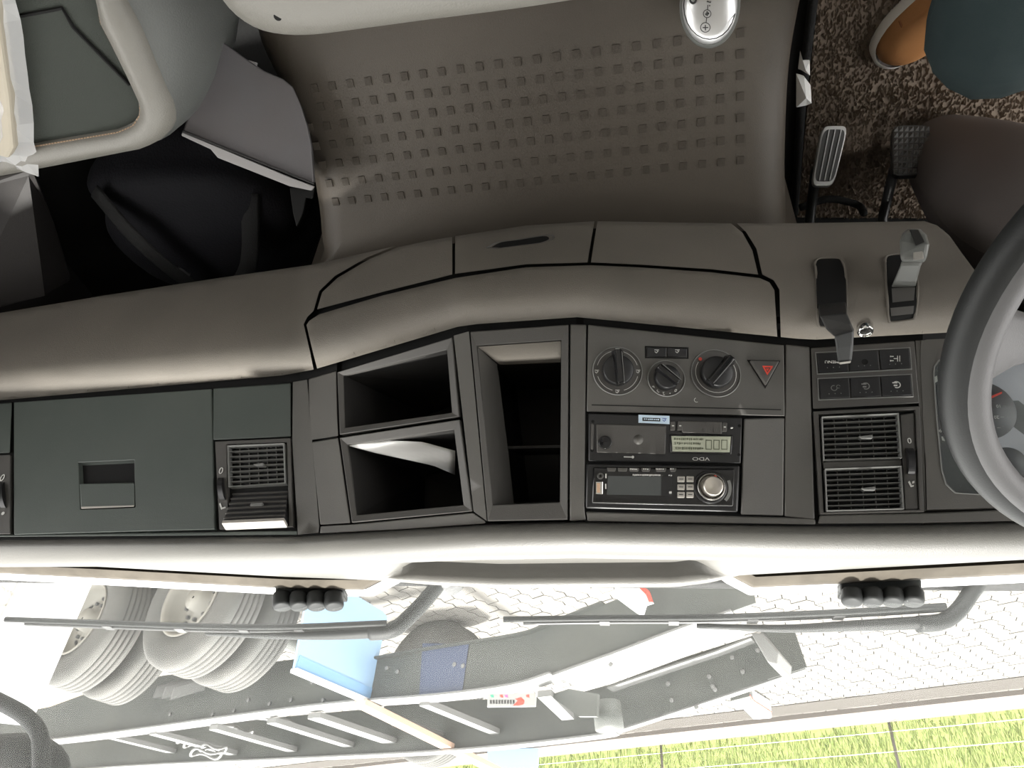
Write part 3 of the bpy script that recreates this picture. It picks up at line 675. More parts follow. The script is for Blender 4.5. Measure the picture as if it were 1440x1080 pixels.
# ------------------------------------------------------------------ instrument cluster
ic = thing('instrument_cluster', 'recessed instrument cluster with red needle seen through the steering wheel', 'gauges', FS(1400, 600, -.08))
arch = [(1560,497),(1400,497),(1330,500),(1319,507),(1312.5,516),(1311.6,527),(1316,591.5),(1322.8,661.5),(1329,682),(1342,694),(1378,696.5),(1560,692)]
outl = [(1560,474),(1400,476),(1325,477),(1303,478),(1295,480),(1294,500),(1298,590),(1302,660),(1303,700),(1303.5,716.5),(1375,715),(1560,709)]
ring('surround', outl, arch, -.006, .001, M_FASCIA, ic, bev=.001)
ring('rim', arch, [tuple(np.array(p)*.99+np.array((1500,600))*.01) for p in arch], -.002, .002, M_SLAT, ic, bev=0)
GS = make_surf(lambda x, y: fdepth(x, y)+.018)
V = [FS(x, y, -.001) for x, y in arch]+[GS(x, y) for x, y in arch]; n = len(arch)
obj('well_wall', V, [(i, (i+1) % n, n+(i+1) % n, n+i) for i in range(n)], M_FRAME, ic)
slab('back_plate', arch, -.008, 0, mat('cluster_back', (.085, .087, .09), .35), ic, S=GS, bev=0)
slab('silver_plate', [(1352,505),(1560,505),(1560,640),(1430,650),(1400,640),(1352,600)], 0, .001, M_FACEL, ic, S=GS, bev=0)
gd = lathe_px('speed_dial', 1380, 577, [(48, .001), (48, .002), (1, .0022)], M_FACE, ic, S=GS, seg=48)
gt = lathe_px('air_dial', 1419, 652, [(26, .001), (26, .002), (1, .0022)], M_FACE, ic, S=GS, seg=36)
gr = lathe_px('rev_dial', 1335, 577, [(44, .0005), (44, .001), (1, .0012)], M_FACE, ic, S=GS, seg=48)
for s_, x, y in (('10', 1403, 572), ('20', 1400, 587.5), ('30', 1395, 602.5)):
    text(s_, x, y, 5.2, M_MARK, gd, S=GS, h=.0026); slab('marking', rect(x+6, y-.4, x+11, y+.4), .0022, .0026, M_SLAT, gd, S=GS, bev=0)
text('0', 1405, 640, 5.5, M_SLAT, gt, S=GS, h=.0026); text('90', 1320, 606, 5.4, M_MARK, gr, S=GS, h=.0018)
glyph_at = [(1326, 618), (1391, 616)]
for x, y in glyph_at: slab('marking', [(x-3,y-3),(x-1.5,y-3.5),(x+2,y+3),(x-2,y+2)], .0018, .0027, M_MARK, gd, S=GS, bev=0)
slab('marking', [(1313,531),(1317,529),(1318,537),(1314,539)], .001, .0018, M_MARK, gr, S=GS, bev=0)
slab('needle', [(1372,572.5),(1372,567.5),(1406,553),(1407,555),(1390,563)], .003, .005, M_RED, gd, S=GS, bev=0)
o_ = slab('lens', arch, -.0042, -.0035, M_LENS, ic, bev=0)

# ------------------------------------------------------------------ levers and key switch on the driver pad
def hand_lever(label, slot, name='hand_lever'):
    c = np.mean(np.array(slot), axis=0); t = thing(name, label, 'lever', PS(c[0], c[1], -.05), 'hand control valves on the driver pad')
    patch('slot_well', slot, pdepth, M_GAP, t, thick=.003, step=6, off=.0016)
    rl = [PS(x, y, .0018) for x, y in slot]; MB().tube(smooth_line(rl+[rl[0]], 3), .0016, 6).build('slot_rim', M_PAD, t, smooth=True)
    return t
slot1 = [(1145,374),(1148,367),(1156,364.5),(1178,364.5),(1184,369),(1189,386),(1190,438),(1186,456),(1157,459),(1150,455),(1149,440),(1147,384)]
l1 = hand_lever('dark hand valve lever hanging down over the menu switch', slot1)
d_ = PS.frame(1168, 430)
rows = []
sect = [((1151,431),(1189,428),.006),((1153,442),(1189,437),.022),((1160,461),(1194,452),.034),((1170,474),(1201,466),.04)]
def loft(sects, m, name, parent, th=.012, S=PS, **kw):
    V = []; Fc = []
    for a, b, h in sects:
        V += [S(*a, h), S(*b, h), S(*b, h-th), S(*a, h-th)]
    for i in range(len(sects)-1):
        k = 4*i
        for j in range(4): Fc.append((k+j, k+(j+1) % 4, k+4+(j+1) % 4, k+4+j))
    k = 4*(len(sects)-1); Fc += [(0,1,2,3), (k,k+1,k+2,k+3)]
    return obj(name, V, Fc, m, parent, bev=kw.pop('bev', .0025), seg=3, **kw)
pz = lambda x, y, h=0: dp(x, y, .80-h)
def hs(depth0): return make_surf(lambda x, y: depth0)
def LS(x, y, h=0): return dp(x, y, pdepth(x, min(y, 462))-h)
LS.frame = lambda x, y: (LS(x, y), unit(-ex), unit(ey), unit(-ray(x, y)), .8/F)
loft([((1151,425),(1189,422),-.004),((1151,433),(1190,430),.012),((1153,445),(1191,440),.028),((1162,463),(1197,455),.036),((1174,474),(1202,466),.038)], M_LEVERD, 'stem', l1, .012, LS)
ft = loft([((1173,472),(1201,464),.042),((1176,490),(1200,486),.040),((1178,507),(1198,505),.036),((1181,512),(1196,510),.033)], mat('dark_lever_grey', (.055, .057, .058), .4), 'grip', l1, .013, LS, bev=.003)
for a in ((0, 6.2),): arc_mark_pts = None
o, R, U, n, s = LS.frame(1188, 489); o = LS(1188, 489, .001)
V = []; Fc = []
for i in range(21):
    q = 2*pi*i/20; V += [o+n*.0408+(R*cos(q)+U*sin(q))*.0030, o+n*.0408+(R*cos(q)+U*sin(q))*.0036]
obj('brake_symbol', V, [(2*i, 2*i+1, 2*i+3, 2*i+2) for i in range(20)], M_LEVERD, ft)
loft([((1179,509.5),(1197,507.5),.0375),((1181,512.5),(1196,510.5),.0345)], M_BTN, 'tip', l1, .004, LS, bev=.001)
slot2 = [(1244,372),(1245,364),(1252,360),(1276,359),(1284,366),(1289,395),(1290,415),(1286,444),(1280,449),(1254,452),(1249,448),(1247,420)]
l2 = hand_lever('pale grey hand valve lever standing up beside the steering wheel', slot2)
patch('gate', [(1253,408),(1286,406),(1284,424),(1254,427)], pdepth, M_FRAME, l2, thick=.002, step=6, off=.0032); patch('gate', [(1251,434),(1284,431),(1283,441),(1252,444)], pdepth, M_FRAME, l2, thick=.002, step=6, off=.0032)
loft([((1253,405),(1287,405),.0),((1257,395),(1289,396),.018),((1266,374),(1295,374),.05),((1268,366),(1298,368),.058)], M_LEVER, 'stem', l2, .016, LS)
g_ = loft([((1268,369),(1300,370),.056),((1266,360),(1304,360),.068),((1265,340),(1307,344),.082),((1269,328),(1303,330),.086),((1277,321),(1294,322),.084)], M_LEVER, 'grip', l2, .02, LS, bev=.005)
slab('grip_panel', [(1279,323),(1292,323),(1301,340),(1288,346)], .079, .0868, M_LEVERD, g_, LS, bev=.001)
slab('highlight_pad', [(1284,355),(1298,353),(1299,364),(1284,366)], .06, .0735, M_BTN, g_, LS, bev=.001)
ks = thing('key_switch', 'small round chrome ringed switch between the two hand levers', 'switch', PS(1215, 461, -.02))
lathe_px('ring', 1215.5, 461, [(11.5, -.004), (11.5, .006), (10, .008), (7.8, .006)], M_CHROME, ks, PS)
lathe_px('barrel', 1215.5, 461, [(8, -.004), (8, .005), (4.5, .0055), (4, .003), (.5, .003)], M_FRAME, ks, PS)

# ------------------------------------------------------------------ steering wheel and column
swc = np.array([-.504, .504, ZC-.423]); tl = radians(18.5); nW = np.array([0, -sin(tl), cos(tl)]); aW = np.array([1., 0, 0]); bW = np.cross(nW, aW)
sw = thing('steering_wheel', 'grey black leather steering wheel cut off at the photo edge', 'steering wheel', swc-nW*.2)
def torus(R, r, name, m, parent, off=0, a0=0, a1=2*pi, seg=96, ns=20, sq=1):
    V = []; Fc = []
    for i in range(seg):
        q = 2*pi*i/seg; d = aW*cos(q)+bW*sin(q)
        for j in range(ns):
            p = 2*pi*j/ns; V.append(swc+d*(R+r*cos(p))+nW*(r*sq*sin(p)+off))
    for i in range(seg):
        for j in range(ns): Fc.append((i*ns+j, i*ns+(j+1) % ns, ((i+1) % seg)*ns+(j+1) % ns, ((i+1) % seg)*ns+j))
    return obj(name, V, Fc, m, parent, smooth=True)
torus(.2205, .0165, 'rim', M_WHEEL, sw)
torus(.2125, .0135, 'inner_rim', M_WHEELG, sw, off=.0055)
hub = MB().lathe(swc-nW*.05, aW, bW, nW, [(.05, -.05), (.075, -.01), (.095, .0), (.098, .02), (.085, .034), (.03, .04)], 40).build('hub', M_WHEELG, sw, smooth=True)
qs = min(np.linspace(0, 2*pi, 720), key=lambda q: np.hypot(prj(swc+(aW*cos(q)+bW*sin(q))*.2205)[0]-1348, prj(swc+(aW*cos(q)+bW*sin(q))*.2205)[1]-488))
for q, wd in ((qs, .024), (pi-qs, .024), (qs+radians(62), .022), (pi-qs-radians(62), .022)):
    d = aW*cos(q)+bW*sin(q); t = np.cross(nW, d); r_ = []
    for rr, ww, hh in ((.07, wd*1.5, -.035), (.11, wd*1.1, -.028), (.15, wd, -.018), (.175, wd*1.05, -.009), (.192, wd*1.4, -.003), (.205, wd*2.0, .004), (.213, wd*2.6, .008)):
        r_.append([swc+d*rr+t*ww*k+nW*(hh+.010*(1-k*k)) for k in np.linspace(-1, 1, 9)])
    o = MB().grid(r_).build('spoke', M_WHEELG, sw, smooth=True); k = o.modifiers.new('thick', 'SOLIDIFY'); k.thickness = .012; k.offset = -1
sc_ = thing('steering_column', 'dark brown steering column cover with a screw hole above the pedals', 'steering column', (-.54, .62, FLOOR))
rows = []
cp = [dp(1430, 250, .78), dp(1425, 300, .80), dp(1440, 400, .84)]
def ellrow(c, rx, ry, ax_, up, n=28): return [np.array(c)+np.array(ax_)*rx*cos(2*pi*i/n)+np.array(up)*ry*sin(2*pi*i/n) for i in range(n+1)]
axd = unit([0, .35, -1]); X_ = np.array([1., 0, 0]); Y_ = np.cross(axd, X_)
cb = np.array([-.585, .70, ZC-.72])
for t, rx, ry in ((-.02, .02, .015), (-.015, .08, .06), (0, .105, .075), (.05, .122, .088), (.12, .13, .098), (.2, .12, .1), (.34, .10, .09), (.5, .07, .06)):
    rows.append(ellrow(cb+axd*t, rx, ry, X_, Y_))
MB().grid(rows).build('shroud', M_SHROUD, sc_, smooth=True, sub=1)
MB().tube([swc-nW*.07, cb], .03, 16).build('shaft', M_SHROUD, sc_, smooth=True)
hc = dp(1373, 250, np.dot(cb-C, fw)+.0)
MB().lathe(cb-axd*.016+np.array([.045, -.005, -.002]), X_, Y_, -axd, [(.010, -.004), (.010, .004), (.007, .005), (.006, -.002)], 18).build('screw_hole', M_LEVER, sc_, smooth=True)

# ================================================================== ENGINE TUNNEL, FLOOR, PEDALS
tun = thing('engine_tunnel', 'brown grey vinyl engine tunnel cover with rows of small embossed squares', 'tunnel cover', (.1, .55, FLOOR))
ts = radians(20); TN = np.array([0, -sin(ts), cos(ts)]); TP = zp(720, 180, ZC-.90)
def tdepth(x, y): return np.dot(pln(x, y, TP, TN)-C, fw)
TS = make_surf(tdepth)
outl = [(300,-150),(330,-40),(352,60),(395,150),(425,240),(437,300),(446,365),(470,420),(1090,420),(1112,330),(1112,240),(1117,120),(1128,40),(1150,-60),(1175,-150)]
top = [TS(x, y) for x, y in outl]; cen_ = np.mean(top, axis=0)
def ins(p, k, dz):
    d = p-cen_; d[2] = 0; L = np.linalg.norm(d*np.array([1, 1, 0])); q = p-unit(d)*k; q = q+np.array([0, 0, (q-p)[1]*math.tan(ts)]); return q+TN*dz
sm = [np.array(p) for p in smooth_line(top+[top[0]], 4)][:-1]
rows = []
for k, dz in ((.055, 0), (.04, -.0015), (.022, -.008), (.008, -.02), (0, -.042)):
    rows.append([ins(p, k, dz) for p in sm]+[ins(sm[0], k, dz)])
rows.append([np.array([p[0], p[1], FLOOR]) for p in rows[-1]])
mb = MB().grid(rows); mb.F.append(tuple(range(len(sm)))); mb.build('cover', M_TUNNEL, tun, smooth=True)
def on_row(tab, x): return float(np.interp(x, [p[0] for p in tab], [p[1] for p in tab]))
# rows of embossed squares: same grid on the real surface, 7 rows
r1 = [(425,127),(863,72),(1039,45)]; r7 = [(472,283),(872,244),(1040,224)]
pA, pB, pC = TS(425, 127), TS(1040, 46), TS(472, 283)
ux = unit(np.array([1., 0, 0])); uy = unit(np.cross(TN, ux))
first = None
vx = unit(TS(472, 283)-TS(1040, 226)); 
n_cols = 24
for r in range(7):
    for c_ in range(n_cols):
        u, v = c_/(n_cols-1), r/6
        xa, ya = 418+(472-418)*v, 127+(284-127)*v; xb, yb = 1041, 46+(225-46)*v
        # perspective-correct spacing along the row
        A_, B_ = TS(xa, ya), TS(xb, yb); p = B_*(1-u)+A_*u
        px_, py_, _ = prj(p)
        if 955 < px_ < 1040 and py_ < 62: continue
        if px_ < 432+v*10: continue
        dx, dy = vx*.0047, np.cross(TN, vx)*.0052
        if first is None:
            V = [-dx-dy-TN*.001, dx-dy-TN*.001, dx+dy-TN*.001, -dx+dy-TN*.001, -dx-dy+TN*.0016, dx-dy+TN*.0016, dx+dy+TN*.0016, -dx+dy+TN*.0016]
            o = obj('embossed_square', [np.array(q_)+base(tun) for q_ in V], HEX, M_EMB, tun); first = o
        else:
            o = first.copy(); COL.objects.link(o); o.parent = tun; BASE[o.name] = base(tun)
        o.location = tuple(p-base(tun))
# gear selector knob
gk = dp(998, 8, .78)
gs = thing('gear_selector', 'shiny silver gear selector knob standing on the tunnel cover', 'gear lever', TS(1000, 10))
o0 = TS(1000, 0); axk = unit(gk-o0); 
nk = unit(C-gk); Rk = unit(np.cross([0, 1, 0], nk)); Uk = np.cross(nk, Rk)
ang = radians(8); Rk, Uk = Rk*cos(ang)+Uk*sin(ang), Uk*cos(ang)-Rk*sin(ang)
def kn(prof, m, name, par, yo=0, **kw):
    mb = MB()
    k = 40; rows = []
    for r, h in prof: rows.append([gk+Rk*.0300*r*cos(2*pi*i/k)+Uk*(.0400*r*sin(2*pi*i/k)+yo)+nk*h for i in range(k+1)])
    return mb.grid(rows).build(name, m, par, smooth=True, **kw)
kn(((.2, -.03), (.75, -.028), (.98, -.018), (1.04, -.004), (1.0, .006), (.93, .010)), M_LEVER, 'knob', gs)
kn(((.93, .0095), (.9, .0115), (.7, .0155), (.4, .018), (.02, .019)), mat('silver_paint', (.6, .6, .6), .3, .5, metal=.7), 'cap', gs)
MB().tube([gk-nk*.025, o0], [.011, .013], 14).build('stalk', M_LEVERD, gs, smooth=True)
MB().lathe(o0, np.array([1., 0, 0]), np.cross(TN, [1., 0, 0]), TN, [(.035, 0), (.03, .012), (.022, .03), (.015, .045)], 28).build('boot', M_LEVERD, gs, smooth=True)
KS = make_surf(lambda x, y: .78-.0165)
def kp(x, y, h=.0): 
    p = dp(x, y, .78); u, v = np.dot(p-gk, Rk)/.030, np.dot(p-gk, Uk)/.040; r = min(.95, sqrt(u*u+v*v))
    return p+nk*(.0195-.0085*r*r+.001+h)
def kring(x, y, rx, ry, name='marking', wd=1.1):
    MB().tube([kp(x+rx*cos(q), y+ry*sin(q)) for q in np.linspace(0, 2*pi, 25)], wd*.78/F/2, 6, cap=False).build(name, M_LEVERD, gs)
def kline(pts, wd=1.2): MB().tube([kp(*p) for p in pts], wd*.78/F/2, 6).build('marking', M_LEVERD, gs)
kring(992, 38, 6.6, 6.6); kring(994.5, 19, 5.2, 5.4); kline([(993, 31.5), (994, 24.5)]); kline([(995, 13.5), (995.5, 7)])
kline([(988.3, 38.3), (996, 38.1)], 1.6); kline([(992, 34.5), (992.2, 42)], 1.6); kline([(992, 20), (997, 18.6)], 3); kline([(994.5, 16), (994.6, 22)], 2)
kring(1023, 2, 8.5, 6.5); kline([(1017, 0), (1019, 4), (1021, 0), (1023, 5), (1025, 0), (1027, 4), (1029, 0)], 1.6)
kring(975, 0, 4, 4.5, wd=3); kline([(994, 2), (999, 3.5), (1001, -2)], 2)
kring(998, 8, 36, 46.5, 'rim_line', 1.6)

# carpet with real loop ribs
mt = thing('floor_mat', 'brown ribbed loop carpet mat covering the driver footwell', 'floor mat', (-.62, .75, FLOOR))
mq = [zp(1152, -60, FLOOR), zp(1120, 300, FLOOR), np.array([-1.06, 1.1, FLOOR]), np.array([-1.06, .35, FLOOR])]
MB().prism([p+np.array([0, 0, .001]) for p in mq], (0, 0, .012)).build('mat_base', M_CARPET, mt)
mb = MB(); rng = random.Random(3)
for i in range(22000):
    u, v = rng.random(), rng.random(); p = (mq[0]*(1-u)+mq[3]*u)*(1-v)+(mq[1]*(1-u)+mq[2]*u)*v+np.array([0, 0, .012])
    l, wd, h = rng.uniform(.006, .010), .0016, rng.uniform(.003, .005); a = rng.gauss(0, .2); d = np.array([sin(a), cos(a), 0])*l/2; t = np.array([cos(a), -sin(a), 0])*wd
    mb.add([p-d, p+t, p+d, p-t, p+np.array([0, 0, h])-d*.4, p+np.array([0, 0, h])+d*.4], [(0, 1, 4), (1, 5, 4), (1, 2, 5), (2, 3, 5), (3, 4, 5), (3, 0, 4)])
o = mb.build('carpet_loops', M_CARPET, mt); o['kind'] = 'stuff'
MB().tube(smooth_line([zp(1150, -50, FLOOR+.012), zp(1141, 20, FLOOR+.012), zp(1128, 140, FLOOR+.012), zp(1117, 300, FLOOR+.012)], 6), .008, 10).build('mat_edge', M_STRAP, mt, smooth=True)

def pedal(name, label, q, depth, m_rim, m_pad, kindp):
    P_ = [dp(x, y, d) for (x, y), d in zip(q, depth)]; c = np.mean(P_, axis=0)
    t = thing(name, label, 'pedal', (c[0], c[1]+.06, FLOOR))
    n = unit(np.cross(P_[1]-P_[0], P_[3]-P_[0])); n = n if np.dot(n, C-c) > 0 else -n
    L = lambda u, v, h=0: (P_[0]*(1-u)+P_[1]*u)*(1-v)+(P_[3]*(1-u)+P_[2]*u)*v+n*h
    ang_ = [2*pi*i/28 for i in range(28)]
    sq = lambda a, k: (.5+.5*k*np.sign(cos(a))*abs(cos(a))**.35, .5+.5*k*np.sign(sin(a))*abs(sin(a))**.35)
    MB().prism([L(*sq(a, 1), -.008) for a in ang_], n*.01).build('pad', m_rim, t, bev=.002)
    if kindp == 'rib':
        MB().prism([L(*sq(a, .86), .002) for a in ang_], n*.001).build('rubber', m_pad, t)
        for u in (.27, .5, .73): MB().bar(L(u, .08, .003), L(u, .92, .003), (L(u+.022, .5)-L(u, .5)), n*.002).build('rib', m_rim, t)
    else:
        s0 = None
        for i in range(7):
            for j in range(8):
                p = L((i+.7)/7.4, (j+.7)/8.4, .002)
                if s0 is None:
                    a, b = (P_[1]-P_[0])*.05, (P_[3]-P_[0])*.045; s0 = obj('nub', [p-a-b, p+a-b, p+a+b, p-a+b, p+n*.005], [(0,1,2,3),(0,1,4),(1,2,4),(2,3,4),(3,0,4)], m_pad, t); q0 = p
                else: o = s0.copy(); COL.objects.link(o); o.parent = t; o.location = tuple(p-q0)
    MB().tube([c-n*.006, c-n*.03+np.array([0, .03, -.02]), np.array([c[0], c[1]+.16, c[2]-.02]), np.array([c[0], c[1]+.2, c[2]+.1])], .009, 10).build('arm', M_LEVERD, t, smooth=True)
    return t
pedal('accelerator_pedal', 'tall metal rimmed accelerator pedal with long ribs near the tunnel', [(1156,177),(1193,177),(1172,262),(1141,262)], (1.23, 1.23, 1.22, 1.22), M_PEDALM, M_PEDAL, 'rib')
pedal('brake_pedal', 'square black brake pedal with studded rubber under the column', [(1254,177),(1309,176),(1303,247),(1254,249)], (1.24, 1.24, 1.2, 1.2), M_PEDAL, mat('pedal_stud', (.13, .13, .126), .5), 'nub')
MB().tube(smooth_line([zp(1125, 292, FLOOR+.06), zp(1165, 280, FLOOR+.05), zp(1205, 288, FLOOR+.06), zp(1215, 300, FLOOR+.1)], 6), .007, 8).build('cable', M_STRAP, None, smooth=True)
tag(bpy.data.objects['cable'], 'black cable lying in the footwell behind the accelerator pedal', 'cable')
# paper scraps by the tunnel edge
def crumple(name, px, z, label, seed, m=M_PAPER):
    rg = random.Random(seed); P_ = [zp(x, y, z)+np.array([0, 0, rg.uniform(0, .02)]) for x, y in px]; c = np.mean(P_, axis=0)+np.array([0, 0, .015])
    n = len(P_); o = obj(name, P_+[c]+[p-np.array([0, 0, .003]) for p in P_]+[c-np.array([0, 0, .003])], [(i, (i+1) % n, n) for i in range(n)]+[(n+1+i, n+1+(i+1) % n, 2*n+1) for i in range(n)]+[(i, (i+1) % n, n+1+(i+1) % n, n+1+i) for i in range(n)], m, None)
    return tag(o, label, 'paper')
crumple('paper_scrap', [(1118,98),(1128,100),(1137,112),(1138,135),(1132,140),(1117,141)], FLOOR+.25, 'crumpled white paper scrap wedged between tunnel and floor mat', 5)
crumple('paper_scrap', [(1124,68),(1128,82),(1138,84),(1136,97),(1126,98),(1121,92)], FLOOR+.25, 'small torn white scrap just above the crumpled paper by the mat', 9)

# ================================================================== PERSON (right leg in jeans, tan shoe)
kn_ = dp(1396, 66, .80); toe = zp(1250, 62, FLOOR+.02)
per = thing('person', 'person in dark teal jeans and tan leather shoes seated at the wheel', 'person', (kn_[0], kn_[1]-.1, FLOOR))
fdir = unit((toe-np.array([-.66, .40, FLOOR]))*np.array([1, 1, 0])); heel = toe*np.array([1, 1, 0])-fdir*.235+np.array([0, 0, FLOOR+.013])
ankle = heel+fdir*.055+np.array([0, 0, .11])
hip = np.array([kn_[0]-.02, kn_[1]-.44, kn_[2]+.03]); pel = hip+np.array([-.1, -.06, -.0])
lk = kn_+np.array([-.33, -.02, 0]); lhip = hip+np.array([-.2, 0, 0]); lank = lk+np.array([-.02, .12, -(kn_[2]-FLOOR-.1)])
me = bpy.data.meshes.new('jeans')
P_ = [pel, hip, hip*.5+kn_*.5, kn_*.82+hip*.18, kn_, kn_*.8+ankle*.2, kn_*.5+ankle*.5, ankle+np.array([0, 0, .04]), lhip, lhip*.5+lk*.5, lk, lk*.5+lank*.5, lank, pel+np.array([0, -.05, .2])]
RR = [.14, .105, .094, .084, .078, .072, .064, .058, .105, .09, .074, .062, .058, .14]
me.from_pydata([tuple(p-base(per)) for p in P_], [(0,1),(1,2),(2,3),(3,4),(4,5),(5,6),(6,7),(0,8),(8,9),(9,10),(10,11),(11,12),(0,13)], [])
je = bpy.data.objects.new('jeans', me); COL.objects.link(je); je.parent = per; me.materials.append(M_JEANS)
k = je.modifiers.new('skin', 'SKIN'); k.use_smooth_shade = True; je.modifiers.new('sub', 'SUBSURF').render_levels = 2
for i, v in enumerate(me.skin_vertices[0].data): v.radius = (RR[i], RR[i]); v.use_root = (i == 0)
tx_ = bpy.data.textures.new('denim_folds', 'CLOUDS'); tx_.noise_scale = .07; dm = je.modifiers.new('folds', 'DISPLACE'); dm.texture = tx_; dm.strength = .012
side = np.cross([0, 0, 1], fdir)
def shoe(heel, fdir, side, nm='shoe'):
    outs = [(-.02, .0), (.0, .03), (.06, .036), (.12, .04), (.18, .047), (.225, .044), (.255, .030), (.265, .008), (.262, -.012), (.245, -.03), (.2, -.040), (.12, -.033), (.06, -.032), (0, -.028)]
    def lay(k, z, dl=0): return [heel+fdir*(.12+(l-.12)*k+dl)+side*s*k+np.array([0, 0, z]) for l, s in [tuple(p) for p in smooth_line([(a, b, 0) for a, b in outs+[outs[0]]], 3)[:-1] and [(p[0], p[1]) for p in smooth_line([(a, b, 0) for a, b in outs+[outs[0]]], 3)[:-1]]]]
    def stack(L_): return [r+[r[0]] for r in L_]
    s1 = MB().grid(stack([lay(.96, 0), lay(1, .006), lay(1.0, .026), lay(.96, .03)])); n = len(s1.V)//4; s1.F.append(tuple(range(n-1))); so_ = s1.build('sole', M_SOLE, per, smooth=True, label='off-white rubber sole')
    rows = stack([lay(.945, .024), lay(.92, .036), lay(.83, .055), lay(.72, .066, -.012), lay(.52, .08, -.04), lay(.36, .1, -.06)])
    up = MB().grid(rows); n = len(rows[0]); up.F.append(tuple(5*n+i for i in range(n-1))); sh = up.build(nm, M_SHOE, per, smooth=True, sub=1, label='tan leather lace-up shoe')
    for i in range(4):
        l = .12+.022*i; MB().tube([heel+fdir*l+side*s_*.022+np.array([0, 0, .086-.007*i-abs(s_)*.008]) for s_ in (-1, -.5, 0, .5, 1)], .0025, 6).build('lace', M_SOLE, sh, smooth=True)
    MB().tube([heel+fdir*(.205-.012*s_*s_)+side*s_*.04+np.array([0, 0, .064-.02*s_*s_]) for s_ in (-1, -.5, 0, .5, 1)], .0015, 6).build('seam', mat('dark_tan', (.2, .07, .02), .6), sh)
shoe(heel, fdir, side)
lf = unit([.05, 1, 0]); shoe(np.array([lank[0], lank[1]-.055, FLOOR+.013]), lf, np.cross([0, 0, 1], lf))

# ================================================================== SEATS AND PASSENGER FOOTWELL
ps = thing('passenger_seat', 'passenger seat cushion with pale stitched border and dark green grey fabric', 'seat', zp(80, 60, FLOOR))
ZS = ZC-.80
sd_ = radians(4); SN = unit([0.02, -.05, 1]); SP = zp(120, 110, ZS)
SD = make_surf(lambda x, y: np.dot(pln(x, y, SP, SN)-C, fw))
ins_ = [(-220,-160),(100,-160),(125,-60),(138,0),(143,30),(160,63),(183,110),(197,141),(198,158),(188,173),(167,182),(60,200),(-220,246)]
bor = [(-220,-190),(120,-190),(155,-60),(175,0),(197,40),(233,127),(245,150),(246,176),(234,193),(207,207),(60,236),(-220,290)]
bol = [(180,-190),(215,-60),(236,0),(263,77),(272,118),(268,160),(253,193),(225,212),(60,244),(-220,298)]
def resamp(pts, n):
    P_ = np.array(pts, float); d = np.r_[0, np.cumsum(np.hypot(*np.diff(P_, axis=0).T))]; q = np.linspace(0, d[-1], n)
    return list(zip(np.interp(q, d, P_[:, 0]), np.interp(q, d, P_[:, 1])))
N_ = 60
iA = resamp(ins_[1:], N_); bA = resamp(bor[1:], N_); oA = resamp(bol, N_)
oI = SD(30, 60)
lay = lambda A, h: [SD(x, y, h) for x, y in A]
mid = [((a[0]+b[0])/2, (a[1]+b[1])/2) for a, b in zip(iA, bA)]
r_ = [lay(iA, -.004), lay(iA, .002), lay([(i[0]*.8+m_[0]*.2, i[1]*.8+m_[1]*.2) for i, m_ in zip(iA, mid)], .010), lay(mid, .016), lay([(b[0]*.85+m_[0]*.15, b[1]*.85+m_[1]*.15) for b, m_ in zip(bA, mid)], .006), lay(bA, -.006)]
MB().grid(r_).build('border', M_VINYL, ps, smooth=True, label='pale grey leatherette border')
r_ = [lay(bA, -.005), lay([(b[0]*.6+o[0]*.4, b[1]*.6+o[1]*.4) for b, o in zip(bA, oA)], -.016), lay(oA, -.06)]
r_.append([p+np.array([0, -.0, -.12]) for p in r_[-1]])
r_.append([p+np.array([-.0, -.03, -.06]) for p in r_[-1]])
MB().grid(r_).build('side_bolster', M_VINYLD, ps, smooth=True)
V = lay(iA, -.002); V2 = [SD(-220, y, -.002) for _, y in iA]
MB().grid([V, [v*.5+w_*.5+SN*.004 for v, w_ in zip(V, V2)], V2]).build('fabric_insert', M_FABRIC, ps, smooth=True, label='dark green grey fabric centre panel')
s0 = None
for i in range(1, 150):
    p = resamp(ins_[2:], 160)[i]; q = resamp(ins_[2:], 160)[min(i+1, 159)]
    if p[0] < -20 or p[1] < -10: continue
    px_ = (p[0]+1.5, p[1]+1.2) if p[1] > 165 else (p[0]+2.2, p[1])
    q_ = (px_[0]+(q[0]-p[0])*.7, px_[1]+(q[1]-p[1])*.7)
    MB().tube([SD(*px_, .0055), SD(*q_, .0055)], .0011, 5).build('stitch', M_STITCH, ps)
MB().tube([SD(30, 22, .001), SD(88, 11, .001), SD(103, 37, .001), SD(183, 119, .001)], .0022, 6).build('seam', M_GAP, ps)
MB().box(tuple(SD(150, 60)-np.array([-.05, .35, .42])), tuple(SD(-150, 100)-np.array([0, .02, .16]))).build('seat_base', M_FLOORB, ps)

# plastic wrapped package on the seat
pk = thing('wrapped_package', 'beige paper package in a clear plastic bag lying on the passenger seat', 'package', SD(15, 120, .003))
pq = [(-120,-60),(16,-40),(18,0),(25,60),(33,120),(38,190),(30,205),(-120,160)]
MB().prism([SD(x, y, .012) for x, y in pq], SN*.02).build('paper_pack', M_CARD, pk, bev=.004)
rg = random.Random(4); rows = []
for j in range(13):
    v = j/12; r = []
    for i in range(9):
        u = i/8; xr = np.interp(v, [0, .25, .5, .85, 1], [22, 36, 45, 56, 62]); x = -120+(xr+120)*u; y = -50+v*290-(1-u)*30*v-(1-u)*20
        edge = min(1, (1-u)*4)*min(1, (1-v)*6); r.append(SD(x, y, .012+.028*edge+rg.uniform(-.004, .004)))
    rows.append(r)
MB().grid(rows).build('plastic_film', M_FILM, pk, smooth=False, label='clear crinkled plastic film')

